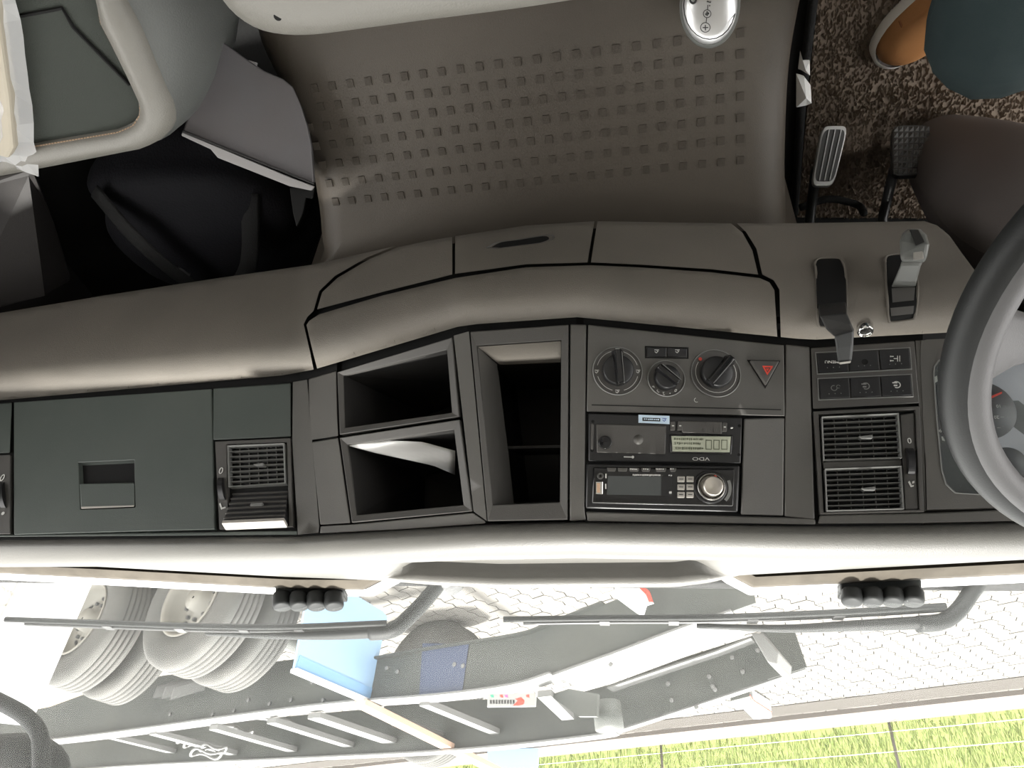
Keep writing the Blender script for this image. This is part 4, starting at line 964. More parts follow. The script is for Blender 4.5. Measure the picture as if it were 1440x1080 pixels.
# middle seat cushion
ms = thing('middle_seat', 'pale grey vinyl middle seat cushion edge above the tunnel', 'seat', zp(600, -60, FLOOR+.3))
MS = make_surf(lambda x, y: np.dot(pln(x, y, zp(600, 0, ZC-.72), (0, 0, 1))-C, fw))
fr = [(268,-60),(276,-20),(290,8),(312,34),(345,55),(385,64),(430,64),(480,58),(600,42),(720,27),(820,12),(880,0),(905,-20),(915,-60)]
fr = resamp([tuple(p[:2]) for p in smooth_line([(a, b, 0) for a, b in fr], 4)], 50)
cx = (590, -80)
def sh_(k): return [(x+(cx[0]-x)*k, y+(cx[1]-y)*k) for x, y in fr]
rows = [[SD_ for SD_ in [MS(x, y, h) for x, y in sh_(k)]] for k, h in ((.9, .012), (.5, .012), (.25, .008), (.12, .0), (.05, -.012), (.01, -.035), (0, -.06))]
rows.append([p+np.array([0, -.01, -.05]) for p in rows[-1]])
rows.append([p+np.array([0, -.06, -.04]) for p in rows[-1]])
MB().grid(rows).build('cushion', M_VINYL, ms, smooth=True)
MB().lathe(MS(393, 19, .005), (1, 0, 0), (0, 1, 0), (0, 0, 1), [(.004, -.002), (.004, .002), (.001, .002)], 12).build('stud', M_GAP, ms)
cc_ = MS(650, -60); MB().box((cc_[0]-.22, cc_[1]-.25, TP[2]-.06), (cc_[0]+.22, cc_[1]-.02, cc_[2]-.1)).build('seat_base', M_FLOORB, ms)

# loose grey plastic tray tipped on its side
BP = dp(350, 160, .98); BN = unit(C-BP+np.array([.15, -.1, -.05]))
BS = make_surf(lambda x, y: np.dot(pln(x, y, BP, BN)-C, fw))
bt = thing('plastic_tray', 'loose grey plastic tray leaning between passenger seat and tunnel', 'tray', BS(350, 230, -.1))
face = [(300,52),(318,62),(345,82),(372,100),(398,111),(412,122),(423,147),(432,175),(438,205),(442,258),(410,246),(350,221),(300,201),(258,184),(275,130)]
slab('panel', face, -.004, 0, M_BIN, bt, BS, bev=.003)
V = [BS(x, y, 0) for x, y in face]; n = len(face)
W_ = [BS(x+ (350-x)*.04, y+(160-y)*.04, -.07) for x, y in face]
obj('side_wall', [p for p in V]+W_, [(i, (i+1) % n, n+(i+1) % n, n+i) for i in range(n)], M_BIN, bt)
slab('rim', [(257,186),(300,204),(350,225),(410,250),(442,262),(438,268),(408,262),(307,222),(297,210),(256,191)], -.012, .004, M_BINRIM, bt, BS, bev=.001)
slab('rim_line', [(258,184),(442,258),(442,260),(258,186.5)], -.001, .006, M_LEVERD, bt, BS, bev=0)
slab('clip', [(348,83),(361,87),(359,95),(346,91)], -.012, -.006, M_BINRIM, bt, BS)
slab('latch', [(405,264),(440,264),(438,280),(428,278),(424,300),(415,320),(410,300)], -.03, -.02, M_GAP, bt, BS)

# black rucksack in the footwell
rk = thing('backpack', 'black backpack with mesh pocket lying in the dark passenger footwell', 'backpack', zp(300, 300, FLOOR))
cB = zp(300, 280, FLOOR+.14); rows = []; rg = random.Random(11)
for i in range(17):
    th = pi*i/16; r = []
    for j in range(29):
        ph = 2*pi*j/28; d = np.array([cos(th), sin(th)*cos(ph), sin(th)*sin(ph)])
        sqr = np.sign(d)*np.abs(d)**.75; k = 1+.05*sin(5*ph+2*th)+.04*sin(9*ph)*sin(th)
        r.append(cB+sqr*np.array([.2, .17, .135])*k)
    rows.append(r)
MB().grid(rows).build('body', M_BAG, rk, smooth=True, sub=1)
MB().tube(smooth_line([cB+np.array([.12, -.12, .12]), cB+np.array([.06, -.05, .17]), cB+np.array([.02, .06, .165]), cB+np.array([-.02, .15, .12])], 6), [(.018, .004)]*19, 8).build('strap', M_STRAP, rk, smooth=True)
MB().tube(smooth_line([cB+np.array([-.14, -.08, .1]), cB+np.array([-.1, .04, .15]), cB+np.array([-.02, .12, .14])], 6), [(.016, .004)]*13, 8).build('strap', M_STRAP, rk, smooth=True)
lat = MB()
for i in range(7):
    for j in range(5):
        p = cB+np.array([-.16+.025*i, .1+.015*j, .13-.012*j-.004*(i-3)**2*.2])
        lat.tube([p, p+np.array([.02, .012, -.004])], .0016, 5); lat.tube([p+np.array([.02, 0, 0]), p+np.array([0, .012, -.004])], .0016, 5)
lat.build('mesh_pocket', M_LEVERD, rk)
MB().tube([cB+np.array([.03, .03, .158]), cB+np.array([.02, .05, .156])], .006, 8).build('buckle', M_LEVERD, rk)

# passenger door lower panel
dl = thing('door_panel', 'dark plastic passenger door lining with a map pocket', 'door', zp(20, 330, FLOOR))
dl['kind'] = 'structure'
V = [zp(x, y, z) for x, y, z in ((-60,262,FLOOR+.28),(48,238,FLOOR+.26),(76,312,FLOOR+.22),(103,398,FLOOR+.26),(60,416,FLOOR+.33),(-60,452,FLOOR+.4))]
MB().prism(V, (.05, 0, -.06)).build('lining', M_DOOR, dl, bev=.012)
V = [zp(x, y, z)+np.array([-.006, 0, .012]) for x, y, z in ((-40,335,FLOOR+.30),(10,355,FLOOR+.30),(38,402,FLOOR+.31),(-40,432,FLOOR+.36))]
MB().prism(V, (.03, 0, -.03)).build('map_pocket', M_GAP, dl, bev=.004)

# ================================================================== WINDSCREEN, SEAL, WIPERS
def wline(x, dy=0, z=ZK, dY=0): p = zp(x, yK(x)+dy, z); return p+np.array([0, dY, 0])
yS = interp([(-200,780),(0,790),(140,797),(400,811),(720,812),(1040,808),(1200,800),(1440,787),(1640,776)])
wl = [zp(x, yS(x), ZK)+np.array([0, .045, 0]) for x in np.linspace(-170, 1610, 60)]
seal = MB()
wl = [p+np.array([0, 0, -.05*float(np.clip((x-500)/60, 0, 1)*np.clip((1060-x)/60, 0, 1))]) for p, x in zip(wl, np.linspace(-170, 1610, 60))]
seal.grid([[p+np.array([0, -.02, -.006]) for p in wl], [p+np.array([0, .0, -.002]) for p in wl], [p+np.array([0, .018, -.006]) for p in wl], [p+np.array([0, .024, -.03]) for p in wl]])
o = seal.build('trim_1', M_SEAL, None, smooth=True); o['kind'] = 'structure'; o['label'] = 'dusty beige seal along the foot of the windscreen'
o = MB().grid([[p+np.array([0, .03, -.012]) for p in wl], [p+np.array([0, .05, -.008]) for p in wl], [p+np.array([0, .075, -.02]) for p in wl], [np.array([p[0], 1.21, ZK-.10]) for p in wl]]).build('trim_2', M_WHITE, None, smooth=True)
o['kind'] = 'structure'; o['label'] = 'white painted cowl below the windscreen'
for xa, xb in ((XL, -.52), (1.0, XR)):
    o = MB().box((xa, .87, ZT-.15), (xb, 1.21, ZT-.125)).build('trim_4', M_DOOR); o['kind'] = 'structure'; o['label'] = 'dark cowl end closing the corner of the cab'
GH = [(0, 0), (.25, -.012), (.5, -.035), (.75, -.075), (1.0, -.13)]
o = MB().grid([[p+np.array([0, .022+b*1.0, -.02+a*1.05]) for p in wl] for a, b in GH]).build('window_1', M_SHIELD, None, smooth=True)
o['kind'] = 'structure'; o['label'] = 'dusty windscreen glass above the dashboard'

def wp(x, y, Yv): return pln(x, y, (0, Yv, 0), (0, 1, 0))
def wiper(label, blade, arm, elbow, pivot, YW):
    c = wp(*pivot, YW); t = thing('windscreen_wiper', label, 'wiper', c-np.array([0, 0, .04]), 'windscreen wipers')
    up = np.array([0, .0, 1.])
    b = [wp(x, y, YW) for x, y in blade]
    b = smooth_line(b, 6)
    MB().tube(b, [(.0045, .005)]*len(b), 8).build('blade', M_RUBBER, t, smooth=True)
    fr_ = [wp(x, y+5.5, YW+.012) for x, y in blade]; fr_ = smooth_line([fr_[0]*.8+fr_[1]*.2]+fr_[1:-1]+[fr_[-1]], 5)
    MB().tube(fr_, .0035, 8).build('blade_frame', M_LEVERD, t, smooth=True)
    a = smooth_line([wp(x, y, YW+.02) for x, y in arm], 5); n = len(a)
    MB().tube(a, [(.004+.012*(i/n), .004+.006*(i/n)) for i in range(n)], 10).build('arm', M_RUBBER, t, smooth=True)
    e = smooth_line([wp(x, y, YW+.02-.0*i) for i, (x, y) in enumerate(elbow)], 6)
    MB().tube(e, [(.017, .012)]*len(e), 12).build('elbow', M_RUBBER, t, smooth=True)
    MB().lathe(wp(*pivot, YW+.02), (1, 0, 0), (0, 0, 1), (0, -1, 0), [(.03, -.03), (.03, .008), (.022, .02), (.004, .022)], 20).build('pivot_cap', M_LEVERD, t, smooth=True)
    for i in range(4):
        k = .25+.17*i; p = b[int(k*(len(b)-1))]; MB().box(tuple(p+np.array([-.008, .0, -.003])), tuple(p+np.array([.008, .018, .006]))).build('clip', M_LEVERD, t)
YW = 1.16
wiper('black windscreen wiper lying in front of the big dusty tyres', [(8,871),(150,876),(300,881),(420,881),(543,876)], [(290,890),(380,893),(460,893),(545,888)], [(520,890),(552,886),(575,868),(600,842),(625,812)], (628,805), YW)
wiper('black windscreen wiper lying in front of the trailer gooseneck', [(708,871),(850,869),(1000,868),(1180,861),(1330,852)], [(980,880),(1100,884),(1200,880),(1310,875)], [(1290,878),(1325,874),(1348,858),(1368,830),(1386,806)], (1388,800), YW)
for nm, (x0, x1, y0_, y1_), lb in (('cowl_bracket', (386, 482, 816, 857), 'dark scalloped bracket at the windscreen foot by the tyres'), ('cowl_bracket', (1183, 1297, 812, 851), 'dark scalloped bracket at the windscreen foot by the steering wheel')):
    YQ = zp((x0+x1)/2, yS((x0+x1)/2), ZK)[1]+.066
    t = thing(nm, lb, 'bracket', wp((x0+x1)/2, y0_, YQ)-np.array([0, 0, .03]), 'brackets at the windscreen foot')
    a, b, c_, d = wp(x0, y0_, YQ), wp(x1, y0_-1, YQ), wp(x1, y1_, YQ), wp(x0, y1_, YQ)
    MB().prism([a, b, b*.45+c_*.55, a*.45+d*.55], (0, .03, 0)).build('plate', M_RUBBER, t, bev=.004)
    for i in range(4):
        u0_, u1_ = i/4, (i+1)/4; p = [a*.5+d*.5, b*.5+c_*.5]; q0, q1 = p[0]*(1-u0_)+p[1]*u0_, p[0]*(1-u1_)+p[1]*u1_
        MB().tube([q0, q1], .0, 4) if False else None
        h = (d-a)*.48; MB().tube([q0*.5+q1*.5-np.array([0, .003, 0]), q0*.5+q1*.5+h-np.array([0, .003, 0])], [(np.linalg.norm(q1-q0)*.52, .018)]*2, 14, flat=(1, 0, 0)).build('scallop', M_RUBBER, t, smooth=True, bev=.004)
mr = thing('front_mirror', 'black front kerb mirror on a curved arm at the photo corner', 'mirror', wp(30, 1070, 1.5))
MB().tube(smooth_line([wp(-40, 968, 1.45), wp(0, 987, 1.45), wp(35, 1007, 1.45), wp(54, 1030, 1.45), wp(58, 1060, 1.45), wp(58, 1110, 1.45)], 6), .016, 14).build('arm', M_RUBBER, mr, smooth=True)
ct = wp(10, 1085, 1.55); rows = []
for i in range(11):
    th = pi*i/10; rows.append([ct+np.array([.14*sin(th)*cos(2*pi*j/24), .05*cos(th), .075*sin(th)*sin(2*pi*j/24)]) for j in range(25)])
MB().grid(rows).build('housing', M_RUBBER, mr, smooth=True)

# ================================================================== OUTSIDE
AL = unit([.911, .413, 0]); AX = unit([.413, -.911, 0]); UP = np.array([0, 0, 1.])   # along the trailer / towards the cab
o = MB().box((-30, 2.2, -.06), (40, 40, -.035)).build('paving_bed', M_JOINT); o['kind'] = 'structure'
o = MB().box((-30, -12, -.03), (40, 4.15, -.004)).build('ground', M_PAVE); o['kind'] = 'structure'; o['label'] = 'pale yard paving around the truck'
# pavers: each interlocking block is a piece of its own while it shows large, the rest joined
pav = thing('paving', 'pale interlocking concrete block paving of the yard', 'paving', (0, 8, -.035)); pav['kind'] = 'structure'
del pav['category']
gz0, gz1 = zp(860, 1050, 0), zp(1440, 990, 0); gd_ = unit(gz1-gz0); gn = np.array([-gd_[1], gd_[0], 0]); gn = gn if gn[1] > 0 else -gn
kerb = zp(1081, 1003, 0); kerb2 = zp(1440, 956, 0)
PL, PW = .285, .145
def paver_poly(L, W):
    a = .016; h = L/2-.0052; k = W/2-.0042
    return [(-h, -k+a), (-h/2, -k-a), (0, -k+a), (h/2, -k-a), (h, -k+a), (h, k+a), (h/2, k-a), (0, k+a), (-h/2, k-a), (-h, k+a)]
pd = radians(-52); pu, pv = np.array([cos(pd), sin(pd), 0]), np.array([-sin(pd), cos(pd), 0])
cand = []
for i in range(-110, 110):
    for j in range(-200, 200):
        c_ = np.array([1.5, 8, 0])+pu*((i+.5*(j % 2))*PL)+pv*(j*PW)
        if c_[1] < 4.2 or c_[1] > 16 or np.dot(c_-gz0, gn) > -.42: continue
        x, y, d = prj(c_)
        if d < 1 or x < -60 or x > 1500 or y > 1110 or y < 795: continue
        cand.append((d, x, y, c_))
cand.sort(key=lambda q: q[0])
pp = paver_poly(PL, PW)
def paver_mesh(c_, z): return [c_+pu*a+pv*b+UP*(z-.035) for a, b in pp], [c_+pu*a+pv*b+UP*z for a, b in pp]
PF = [tuple(range(10)), tuple(range(19, 9, -1))]+[(i, (i+1) % 10, 10+(i+1) % 10, 10+i) for i in range(10)]
first = None; nsing = 0; rest = MB(); rg = random.Random(2)
for d, x, y, c_ in cand:
    vis = 0 <= x <= 1440 and 829 <= y <= 1080 and ((x > 1130 and y < 1000) or (560 < x < 870 and y < 905-(x-620)*.12) or (450 < x < 560 and y < 868) or (1060 < x and 829 < y < 850))
    z = rg.uniform(-.004, .002)
    if vis and nsing < 298:
        nsing += 1
        if first is None:
            a, b = paver_mesh(c_*0, 0); first = obj('paver', [p+base(pav) for p in a+b], PF, M_PAVE, pav); o = first
        else: o = first.copy(); COL.objects.link(o); o.parent = pav
        o.location = tuple(c_+UP*z-base(pav))
    else:
        a, b = paver_mesh(c_, z); rest.add(a+b, PF)
o = rest.build('paver_field', M_PAVE, pav); o['kind'] = 'stuff'
o = MB().prism([zp(-120, 925, .004), zp(130, 925, .004), zp(130, 1010, .004), zp(-120, 1060, .004)], (0, 0, .01)).build('sand_patch', M_SAND); tag(o, 'patch of tan sand on the ground under the tyres', 'sand', kind='stuff')

# kerb, gutter, grass bank, wire fence
def strip(name, d0, d1, z0, z1, m, label, l0=-9, l1=16):
    a = gz0-gd_*l1; b = gz0+gd_*(-l0)
    o = MB().prism([a+gn*d0+UP*z0, b+gn*d0+UP*z0, b+gn*d1+UP*z0, a+gn*d1+UP*z0], (0, 0, z1-z0)).build(name, m); o['kind'] = 'structure'; o['label'] = label; return o
strip('gutter', -1.0, -.62, -.035, .008, M_GUTTER, 'grey gutter strip beside the pale kerb')
strip('kerb', -.55, -.02, -.035, .05, M_CURB, 'pale concrete kerb along the grass')
strip('grass_ground', 0, 9, -.05, .02, M_GRASS, 'sunlit green verge behind the kerb')
gb_ = MB(); rg = random.Random(8)
for i in range(30000):
    p = gz0+gd_*rg.uniform(-9, 8)+gn*rg.uniform(.05, 5.5)+UP*.02
    x, y, d = prj(p)
    if x < 640 or x > 1500 or y > 1130: continue
    a = rg.uniform(0, 2*pi); h = rg.uniform(.06, .2)*(1.6 if rg.random() < .06 else 1); wd = np.array([cos(a), sin(a), 0])*rg.uniform(.004, .009); le = np.array([cos(a+1.4), sin(a+1.4), 0])*h*rg.uniform(.1, .8)
    gb_.add([p-wd, p+wd, p+wd*.7+le*.4+UP*h*.6, p-wd*.7+le*.4+UP*h*.6, p+le+UP*h], [(0, 1, 2, 3), (3, 2, 4)])
o = gb_.build('grass', M_BLADE); tag(o, 'sunlit green grass growing behind the wire fence', 'grass', kind='stuff')
fe = thing('wire_fence', 'thin wire fence with a slim post along the grass', 'fence', gz0+gn*.12)
f0, f1 = gz0+gn*.12-gd_*2, gz0+gn*.12+gd_*8
for h in (.12, .34, .58, .85): MB().tube([f0+UP*h, f1+UP*h], .0035, 6).build('wire', M_WHITE, fe)
for k in (0, 3.1, 6.4): q = gz0+gn*.12+gd_*(.75+k); MB().tube([q, q+UP*1.2], .018, 10).build('post', M_CURB, fe, smooth=True)

# ------------------------------------------------------------------ skeletal trailer
NB = zp(725, 964, 1.18)*np.array([1, 1, 0]); FBp = NB-AX*1.02
def vp(x, y, p0=NB): return pln(x, y, p0, AX)
tr = thing('trailer_chassis', 'grey steel skeletal trailer chassis parked across the view', 'trailer', NB)
def web(name, up, lo, p0, th=.02, m=M_STEEL):
    P_ = [vp(x, y, p0) for x, y in up]+[vp(x, y, p0) for x, y in reversed(lo)]
    return MB().prism(P_, -AX*th).build(name, m, tr)
nup = [(-60,1056),(70,1043),(180,1030),(440,995),(620,980),(725,966),(780,950),(880,914),(957,885),(1062,848)]
nlo = [(-60,1018),(70,994),(130,972),(230,950),(430,925),(540,926),(620,912),(730,895),(776,879),(869,842),(930,812),(1054,805)]
web('near_beam_web', nup, nlo, NB)
fw_l = .10
def flange(name, pts, p0, wide, th=.014, m=M_FLANGE, off=-.0):
    P_ = smooth_line([vp(x, y, p0) for x, y in pts], 4); mb = MB()
    for i in range(len(P_)-1):
        t = unit(P_[i+1]-P_[i]); up_ = np.cross(AX, t); up_ = up_ if up_[2] > 0 else -up_
        a, b = P_[i]-AX*(.01+off), P_[i+1]-AX*(.01+off); mb.bar(a, b, AX*wide, up_*th/2)
    return mb.build(name, m, tr)
flange('near_flange', nup[:7], NB, .075); flange('near_flange', nup[6:9]+[(1030,860)], NB, .085, off=.05)
flange('lower_flange', [(430,946),(540,925),(620,911),(730,894),(776,878),(850,849)], NB, .05, m=M_STEEL)
# gooseneck deck plate (pale) between the beams
gpl = [(786,952),(880,916),(957,887),(1044,886),(1047,893),(860,960),(822,972)]
def tilt_z(x): return float(np.interp(x, [780, 880, 957, 1062], [0, 0, 0, 0]))
pA_, pB_, pC_ = vp(786, 952), vp(957, 887), vp(957, 887)-AX*.45
gn_ = unit(np.cross(pB_-pA_, AX)); gn_ = gn_ if gn_[2] > 0 else -gn_
MB().prism([pln(x, y, pA_, gn_) for x, y in gpl], -gn_*.02).build('deck_plate', M_WHITE, tr)
FB = NB-AX*1.0
fup = [(-60,1096),(180,1078),(440,1066),(650,1055),(840,1035),(870,1026),(1000,984),(1132,940)]
flo = [(-60,1040),(180,1030),(440,1004),(650,985),(800,978),(860,962),(960,925),(1070,890),(1118,890)]
web('far_beam_web', fup, flo, FB)
flange('far_flange', fup[:6], FB, .05); flange('far_flange', [(870,1026),(1000,984),(1132,940)], FB, .03, off=.02)
ledge = [(862,972),(960,939),(1012,922),(1062,903)]
P_ = [vp(x, y, FB)+AX*.0 for x, y in ledge]; mb = MB()
for i in range(3): mb.bar(P_[i]+AX*.05, P_[i+1]+AX*.05, AX*.05, UP*.006)
mb.build('ledge', M_FLANGE, tr)
# cross-members
for (x, y, hw) in ((120, 1033, .045), (205, 1034, .05), (290, 1027, .05), (372, 1018, .05), (432, 1011, .065), (508, 1001, .02), (588, 993, .04)):
    a = vp(x, y)-AX*.06-UP*.04; b = a-AX*.92-UP*.02; MB().bar(a, b, AL*hw, UP*.02).build('cross_member', M_FLANGE, tr)
for (x, y) in ((250, 1030), (470, 1008), (330, 1022)):
    a = vp(x, y)-AX*.1-UP*.1; pts = [a, a-AX*.3-UP*.05, a-AX*.55+AL*.1-UP*.1, a-AX*.85+AL*.25-UP*.08]; MB().tube(smooth_line(pts, 6), .014, 8).build('air_hose', M_FLANGE, tr, smooth=True)
# coiled hoses between the beams
for i, (x, y, r_) in enumerate(((275, 1048, .09), (300, 1053, .1), (290, 1060, .12), (340, 1030, .08), (262, 1042, .07))):
    c_ = vp(x, y, NB-AX*.6); pts = [c_+AL*r_*cos(q)*(1.3)+AX*r_*sin(q)+UP*.02*sin(3*q) for q in np.linspace(0, 2*pi, 22)]; MB().tube(pts, .012, 6).build('hose_coil', M_FLANGE, tr, smooth=True)
# bolts on the near web
bolt0 = None
for (x, y) in [(545,940),(560,945),(440,960),(470,968),(455,985),(410,985),(380,990),(350,985),(330,1000),(300,1005),(240,1005),(640,935),(652,937),(860,935),(900,905)]:
    p = vp(x, y)+AX*.002
    if bolt0 is None: bolt0 = MB().lathe(p, AL, UP, AX, [(.016, 0), (.016, .012), (.008, .014)], 8).build('bolt', M_FLANGE, tr); b0 = p
    else: o = bolt0.copy(); COL.objects.link(o); o.parent = tr; o.location = tuple(p-b0)
# far web bolts and holes
for (x, y) in [(945,985),(998,952),(1003,966),(1006,970),(1045,945),(1030,925),(1066,915),(980,995),(940,962)]:
    p = vp(x, y, FB)+AX*.002; o = bolt0.copy(); COL.objects.link(o); o.parent = tr; o.location = tuple(p-b0)
p = vp(680, 920)
MB().prism([vp(x, y)+AX*.004 for x, y in ((590,983),(595,905),(660,906),(650,978))], AX*.003).build('web_reflection', mat('slate_blue_reflection', (.055, .068, .115), .5), tr)  # blue reflection on the web, painted as a thin coloured plate
# end bracket and end plate
MB().prism([vp(x, y, NB-AX*.55) for x, y in ((1055,889),(1072,890),(1095,917),(1092,935),(1080,932),(1067,910))], -AX*.3).build('end_bracket', M_FLANGE, tr, bev=.01)
MB().prism([vp(x, y, FB)+AX*.01 for x, y in ((1070,884),(1118,889),(1135,939),(1080,956))], -AX*.02).build('end_plate', M_STEEL, tr)
# slanted stay and its gusset by the number plate
MB().bar(vp(760, 972)-AX*.05, vp(817, 1018, FB)+AX*.2, AL*.05, UP*.02).build('stay', M_FLANGE, tr)
MB().prism([vp(x, y)-AX*.12 for x, y in ((759,970),(787,961),(828,968),(826,1000),(800,1000))], -AX*.03).build('gusset', M_STEEL, tr)
MB().tube([vp(822, 970)-AX*.3, vp(826, 1008)-AX*.3], .09, 16).build('king_post', M_STEEL, tr, smooth=True)

# number plate on the near flange
pl_ = thing('number_plate', 'small white number plate with red and green print on the trailer beam', 'number plate', vp(720, 995))
PLS = make_surf(lambda x, y: np.dot(vp(x, y, NB+AX*.09)-C, fw))
slab('plate', [(687,976.5),(755,975.5),(754,994),(686.5,995)], 0, .012, mat('plate_white', (.3, .3, .29), .5), pl_, PLS, bev=.001)
slab('red_mark', [(723,993),(730,986),(726,984),(734,981),(739,986),(738,991),(731,993)], .011, .014, M_RED, pl_, PLS, bev=0)
for i in range(9): x = 690.5+i*4; slab('character', [(x,985),(x+2.6,985),(x+2.6,990.5),(x,990.5)], .011, .0135, M_LEVERD, pl_, PLS, bev=0)
for x, m_ in ((691, mat('green_print', (.05, .3, .2), .5)), (704, M_RED), (711, mat('magenta_print', (.4, .08, .25), .5)), (741, M_RED), (748, M_BTN)): slab('print', [(x,978),(x+4.5,977.5),(x+5,982),(x+1,981)], .011, .0135, m_, pl_, PLS, bev=0)
# light blue tail panel and the timber laid across
TQ = vp(520, 988)
def tp(x, y, s=0): return pln(x, y, TQ, AL)+AL*s
bl = thing('steel_sheet', 'light blue steel panel standing between the tyres and the trailer beam', 'steel sheet', TQ*np.array([1, 1, 0]))
MB().prism([tp(x, y) for x, y in ((414,941),(519,985),(545,868),(539,860),(480,825),(440,800))], AL*.02).build('sheet', M_LBLUE, bl)
MB().prism([tp(x, y, -.006) for x, y in ((415,941),(519,985),(523,968),(421,922))], AL*.004).build('band', M_MBLUE, bl)
MB().bar(tp(413, 942.5)-AL*.0, tp(521, 988), AL*.03, UP*.012).build('top_edge', M_WHITE, bl)
o = MB().bar(tp(507, 984)+UP*.02, tp(715, 1088)+UP*.02, AL*.055, UP*.02).build('timber', M_WOOD); tag(o, 'pale pinkish timber plank laid across the trailer beams', 'timber')
# distant light blue board
q0 = zp(690, 1052, 0)*np.array([1, 1, 0]); q0 = C+ (zp(720, 1045, 0)-C); 
o = MB().prism([pln(x, y, q0, AX) for x, y in ((686,1054),(757,1052),(752,1120),(680,1120))], -AX*.04).build('blue_board', M_LBLUE); tag(o, 'light blue board standing beyond the trailer by the grass', 'board')

# ------------------------------------------------------------------ wheels
def wheel(label, c, group='dusty trailer wheels', full=True, R=.545, W=.29):
    """axis along AX, c = centre of the outer sidewall face"""
    t = bpy.data.objects.new('wheel', None); COL.objects.link(t); t.parent = tr; t['label'] = label; BASE[t.name] = base(tr)
    prof = [(.30, -.03), (.305, -.005), (.36, .012), (.43, .012), (.475, .0), (.498, -.015), (.515, -.03)]
    g = [.08, .125, .17, .215]
    for gx in g: prof += [(.52, -gx+.016), (.52, -gx+.008), (.503, -gx+.007), (.503, -gx-.007), (.52, -gx-.008)]
    prof += [(.52, -.25), (.505, -.265), (.47, -W-.002), (.36, -W-.012), (.30, -W+.02)]
    prof = [(r*R/.52, h) for r, h in prof]
    MB().lathe(c, AL, UP, AX, prof, 64, cap=False).build('tyre', M_TYRE, t, smooth=True)
    for gx in g: MB().lathe(c, AL, UP, AX, [(.506*R/.52, -gx+.0068), (.506*R/.52, -gx-.0068)], 64, cap=False).build('groove', M_GROOVE, t)
    if full:
        rm = MB().lathe(c, AL, UP, AX, [(.31, -.012), (.315, .004), (.30, .006), (.285, -.01), (.275, -.05), (.265, -.12), (.20, -.14), (.16, -.11), (.10, -.10), (.09, -.03), (.01, -.025)], 48, cap=False).build('rim', M_RIM, t, smooth=True)
        for i in range(8):
            q = 2*pi*i/8; d = AL*cos(q)+UP*sin(q); MB().lathe(c+d*.225-AX*.137, AL, UP, AX, [(.03, 0), (.03, .006), (.001, .006)], 14).build('hand_hole', M_GAP, t)
        for i in range(10):
            q = 2*pi*(i+.5)/10; d = AL*cos(q)+UP*sin(q); MB().lathe(c+d*.15-AX*.115, AL, UP, AX, [(.016, 0), (.016, .03), (.008, .034)], 6).build('wheel_nut', M_LEVERD, t)
    return t
cBw = zp(268, 838, .545); cAw = zp(112, 868, .545)
wheel('outer trailer wheel with cream rim beside the blue panel', cBw); wheel('inner trailer wheel behind the cream rimmed wheel nearest the blue panel', cBw-AX*.37, full=False)
wheel('outer trailer wheel with wheel nuts showing beside the white truck body', cAw); wheel('inner trailer wheel behind the wheel nearest the white truck body', cAw-AX*.37, full=False)
cu_ = zp(600, 868, .0)*np.array([1, 1, 0])+UP*.52
wheel('far trailer wheel half hidden under the beam right of the blue panel', cu_-AX*.1, full=False)
cf_ = zp(590, 1062, 1.0); cf_ = np.array([cf_[0], cf_[1], .52])
wheel('distant trailer wheel whose tread top shows beyond the far beam', cf_, full=False)
ax_ = tr
MB().tube([cBw-AX*.1, cBw-AX*1.9], .07, 14).build('axle_beam', M_STEEL, ax_, smooth=True); MB().tube([cAw-AX*.1, cAw-AX*1.9], .07, 14).build('axle_beam', M_STEEL, ax_, smooth=True)
for i in range(3):
    a = vp(252+i*12, 985+i*1)+AX*.25; MB().bar(a, a-AX*.2-UP*.12+AL*-.12, AL*.01, UP*.05).build('hanger', M_FLANGE, ax_)
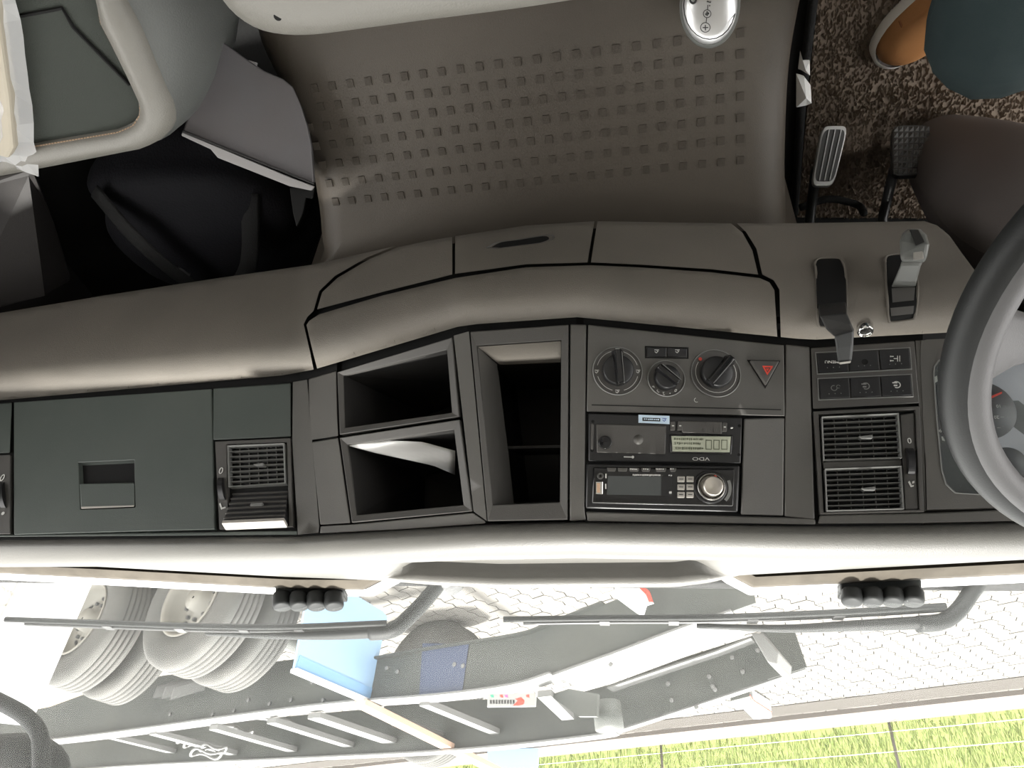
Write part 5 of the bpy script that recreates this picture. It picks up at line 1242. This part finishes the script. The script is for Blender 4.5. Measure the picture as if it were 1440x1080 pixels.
# white truck body at the left
e0 = zp(107, 806, .95); e0 = dp(107, 806, 4.3); 
wb = thing('white_truck_body', 'plain white truck body with faint grey lettering at the photo edge', 'truck', (e0[0], e0[1], 0))
wd_ = unit([.95, -.31, 0]); wn = unit(np.array([wd_[1], -wd_[0], 0])); wn = wn if np.dot(wn, C-e0) > 0 else -wn
b0_ = np.array([e0[0], e0[1], .0])
MB().prism([b0_+UP*.25, b0_+wd_*3+UP*.25, b0_+wd_*3+UP*1.75, b0_+UP*1.75], -wn*.3).build('side_panel', M_WHITE, wb, bev=.02)
MB().prism([b0_+UP*.0, b0_+wd_*3+UP*.0, b0_+wd_*3+UP*.26, b0_+UP*.26], -wn*.28).build('skirt', M_WHITE, wb)
MB().bar(b0_+wd_*.28+UP*.3+wn*.002, b0_+wd_*.28+UP*1.7+wn*.002, wd_*.004, wn*.002).build('panel_seam', M_BTN, wb)
WS = make_surf(lambda x, y: np.dot(pln(x, y, b0_, wn)-C, fw))
for x, y in ((3, 826), (6, 829), (11, 832), (15, 834), (18, 837)): slab('lettering', [(x-1.5,y-2),(x+.5,y-3),(x+1.5,y+2),(x-.5,y+3)], 0, .004, M_BTN, wb, WS, bev=0)
slab('lettering', [(-4,848),(12,850),(12,852),(-4,854)], 0, .004, M_BTN, wb, WS, bev=0)
# red-cornered white plate and a paint-marked block by the kerb
wn2 = vp(895, 845, NB+AX*.1)
t = bpy.data.objects.new('marker_plate', None); COL.objects.link(t); t.parent = tr; t['label'] = 'white plate with a red corner'; BASE[t.name] = base(tr)
MPS = make_surf(lambda x, y: np.dot(vp(x, y, NB+AX*.12)-C, fw))
slab('plate', [(868,842),(895,862),(905,868),(910,852),(920,849),(900,826),(880,800),(860,800)], 0, .015, M_WHITE, t, MPS, bev=.002)
slab('red_corner', [(900,828),(906,826),(915,833),(920,848),(914,848),(910,838)], .012, .018, M_RED, t, MPS, bev=0)
kb = zp(1055, 1000, 0)
t = thing('kerb_block', 'pale block with a red edge and dark bracket beside the kerb', 'block', kb)
KBS = make_surf(lambda x, y: np.dot(zp(x, y, .12)-C, fw))
slab('block', [(1038,990),(1060,985),(1085,1000),(1085,1010),(1060,1012)], -.12, 0, M_WHITE, t, KBS, bev=.01); slab('red_edge', [(1054,976),(1060,984),(1085,1000),(1084,1004),(1056,985)], 0, .01, M_RED, t, KBS, bev=0)
slab('bracket', [(1027,982),(1054,975),(1055,983),(1038,995),(1034,985),(1030,987)], -.1, .03, M_STEEL, t, KBS, bev=.002)
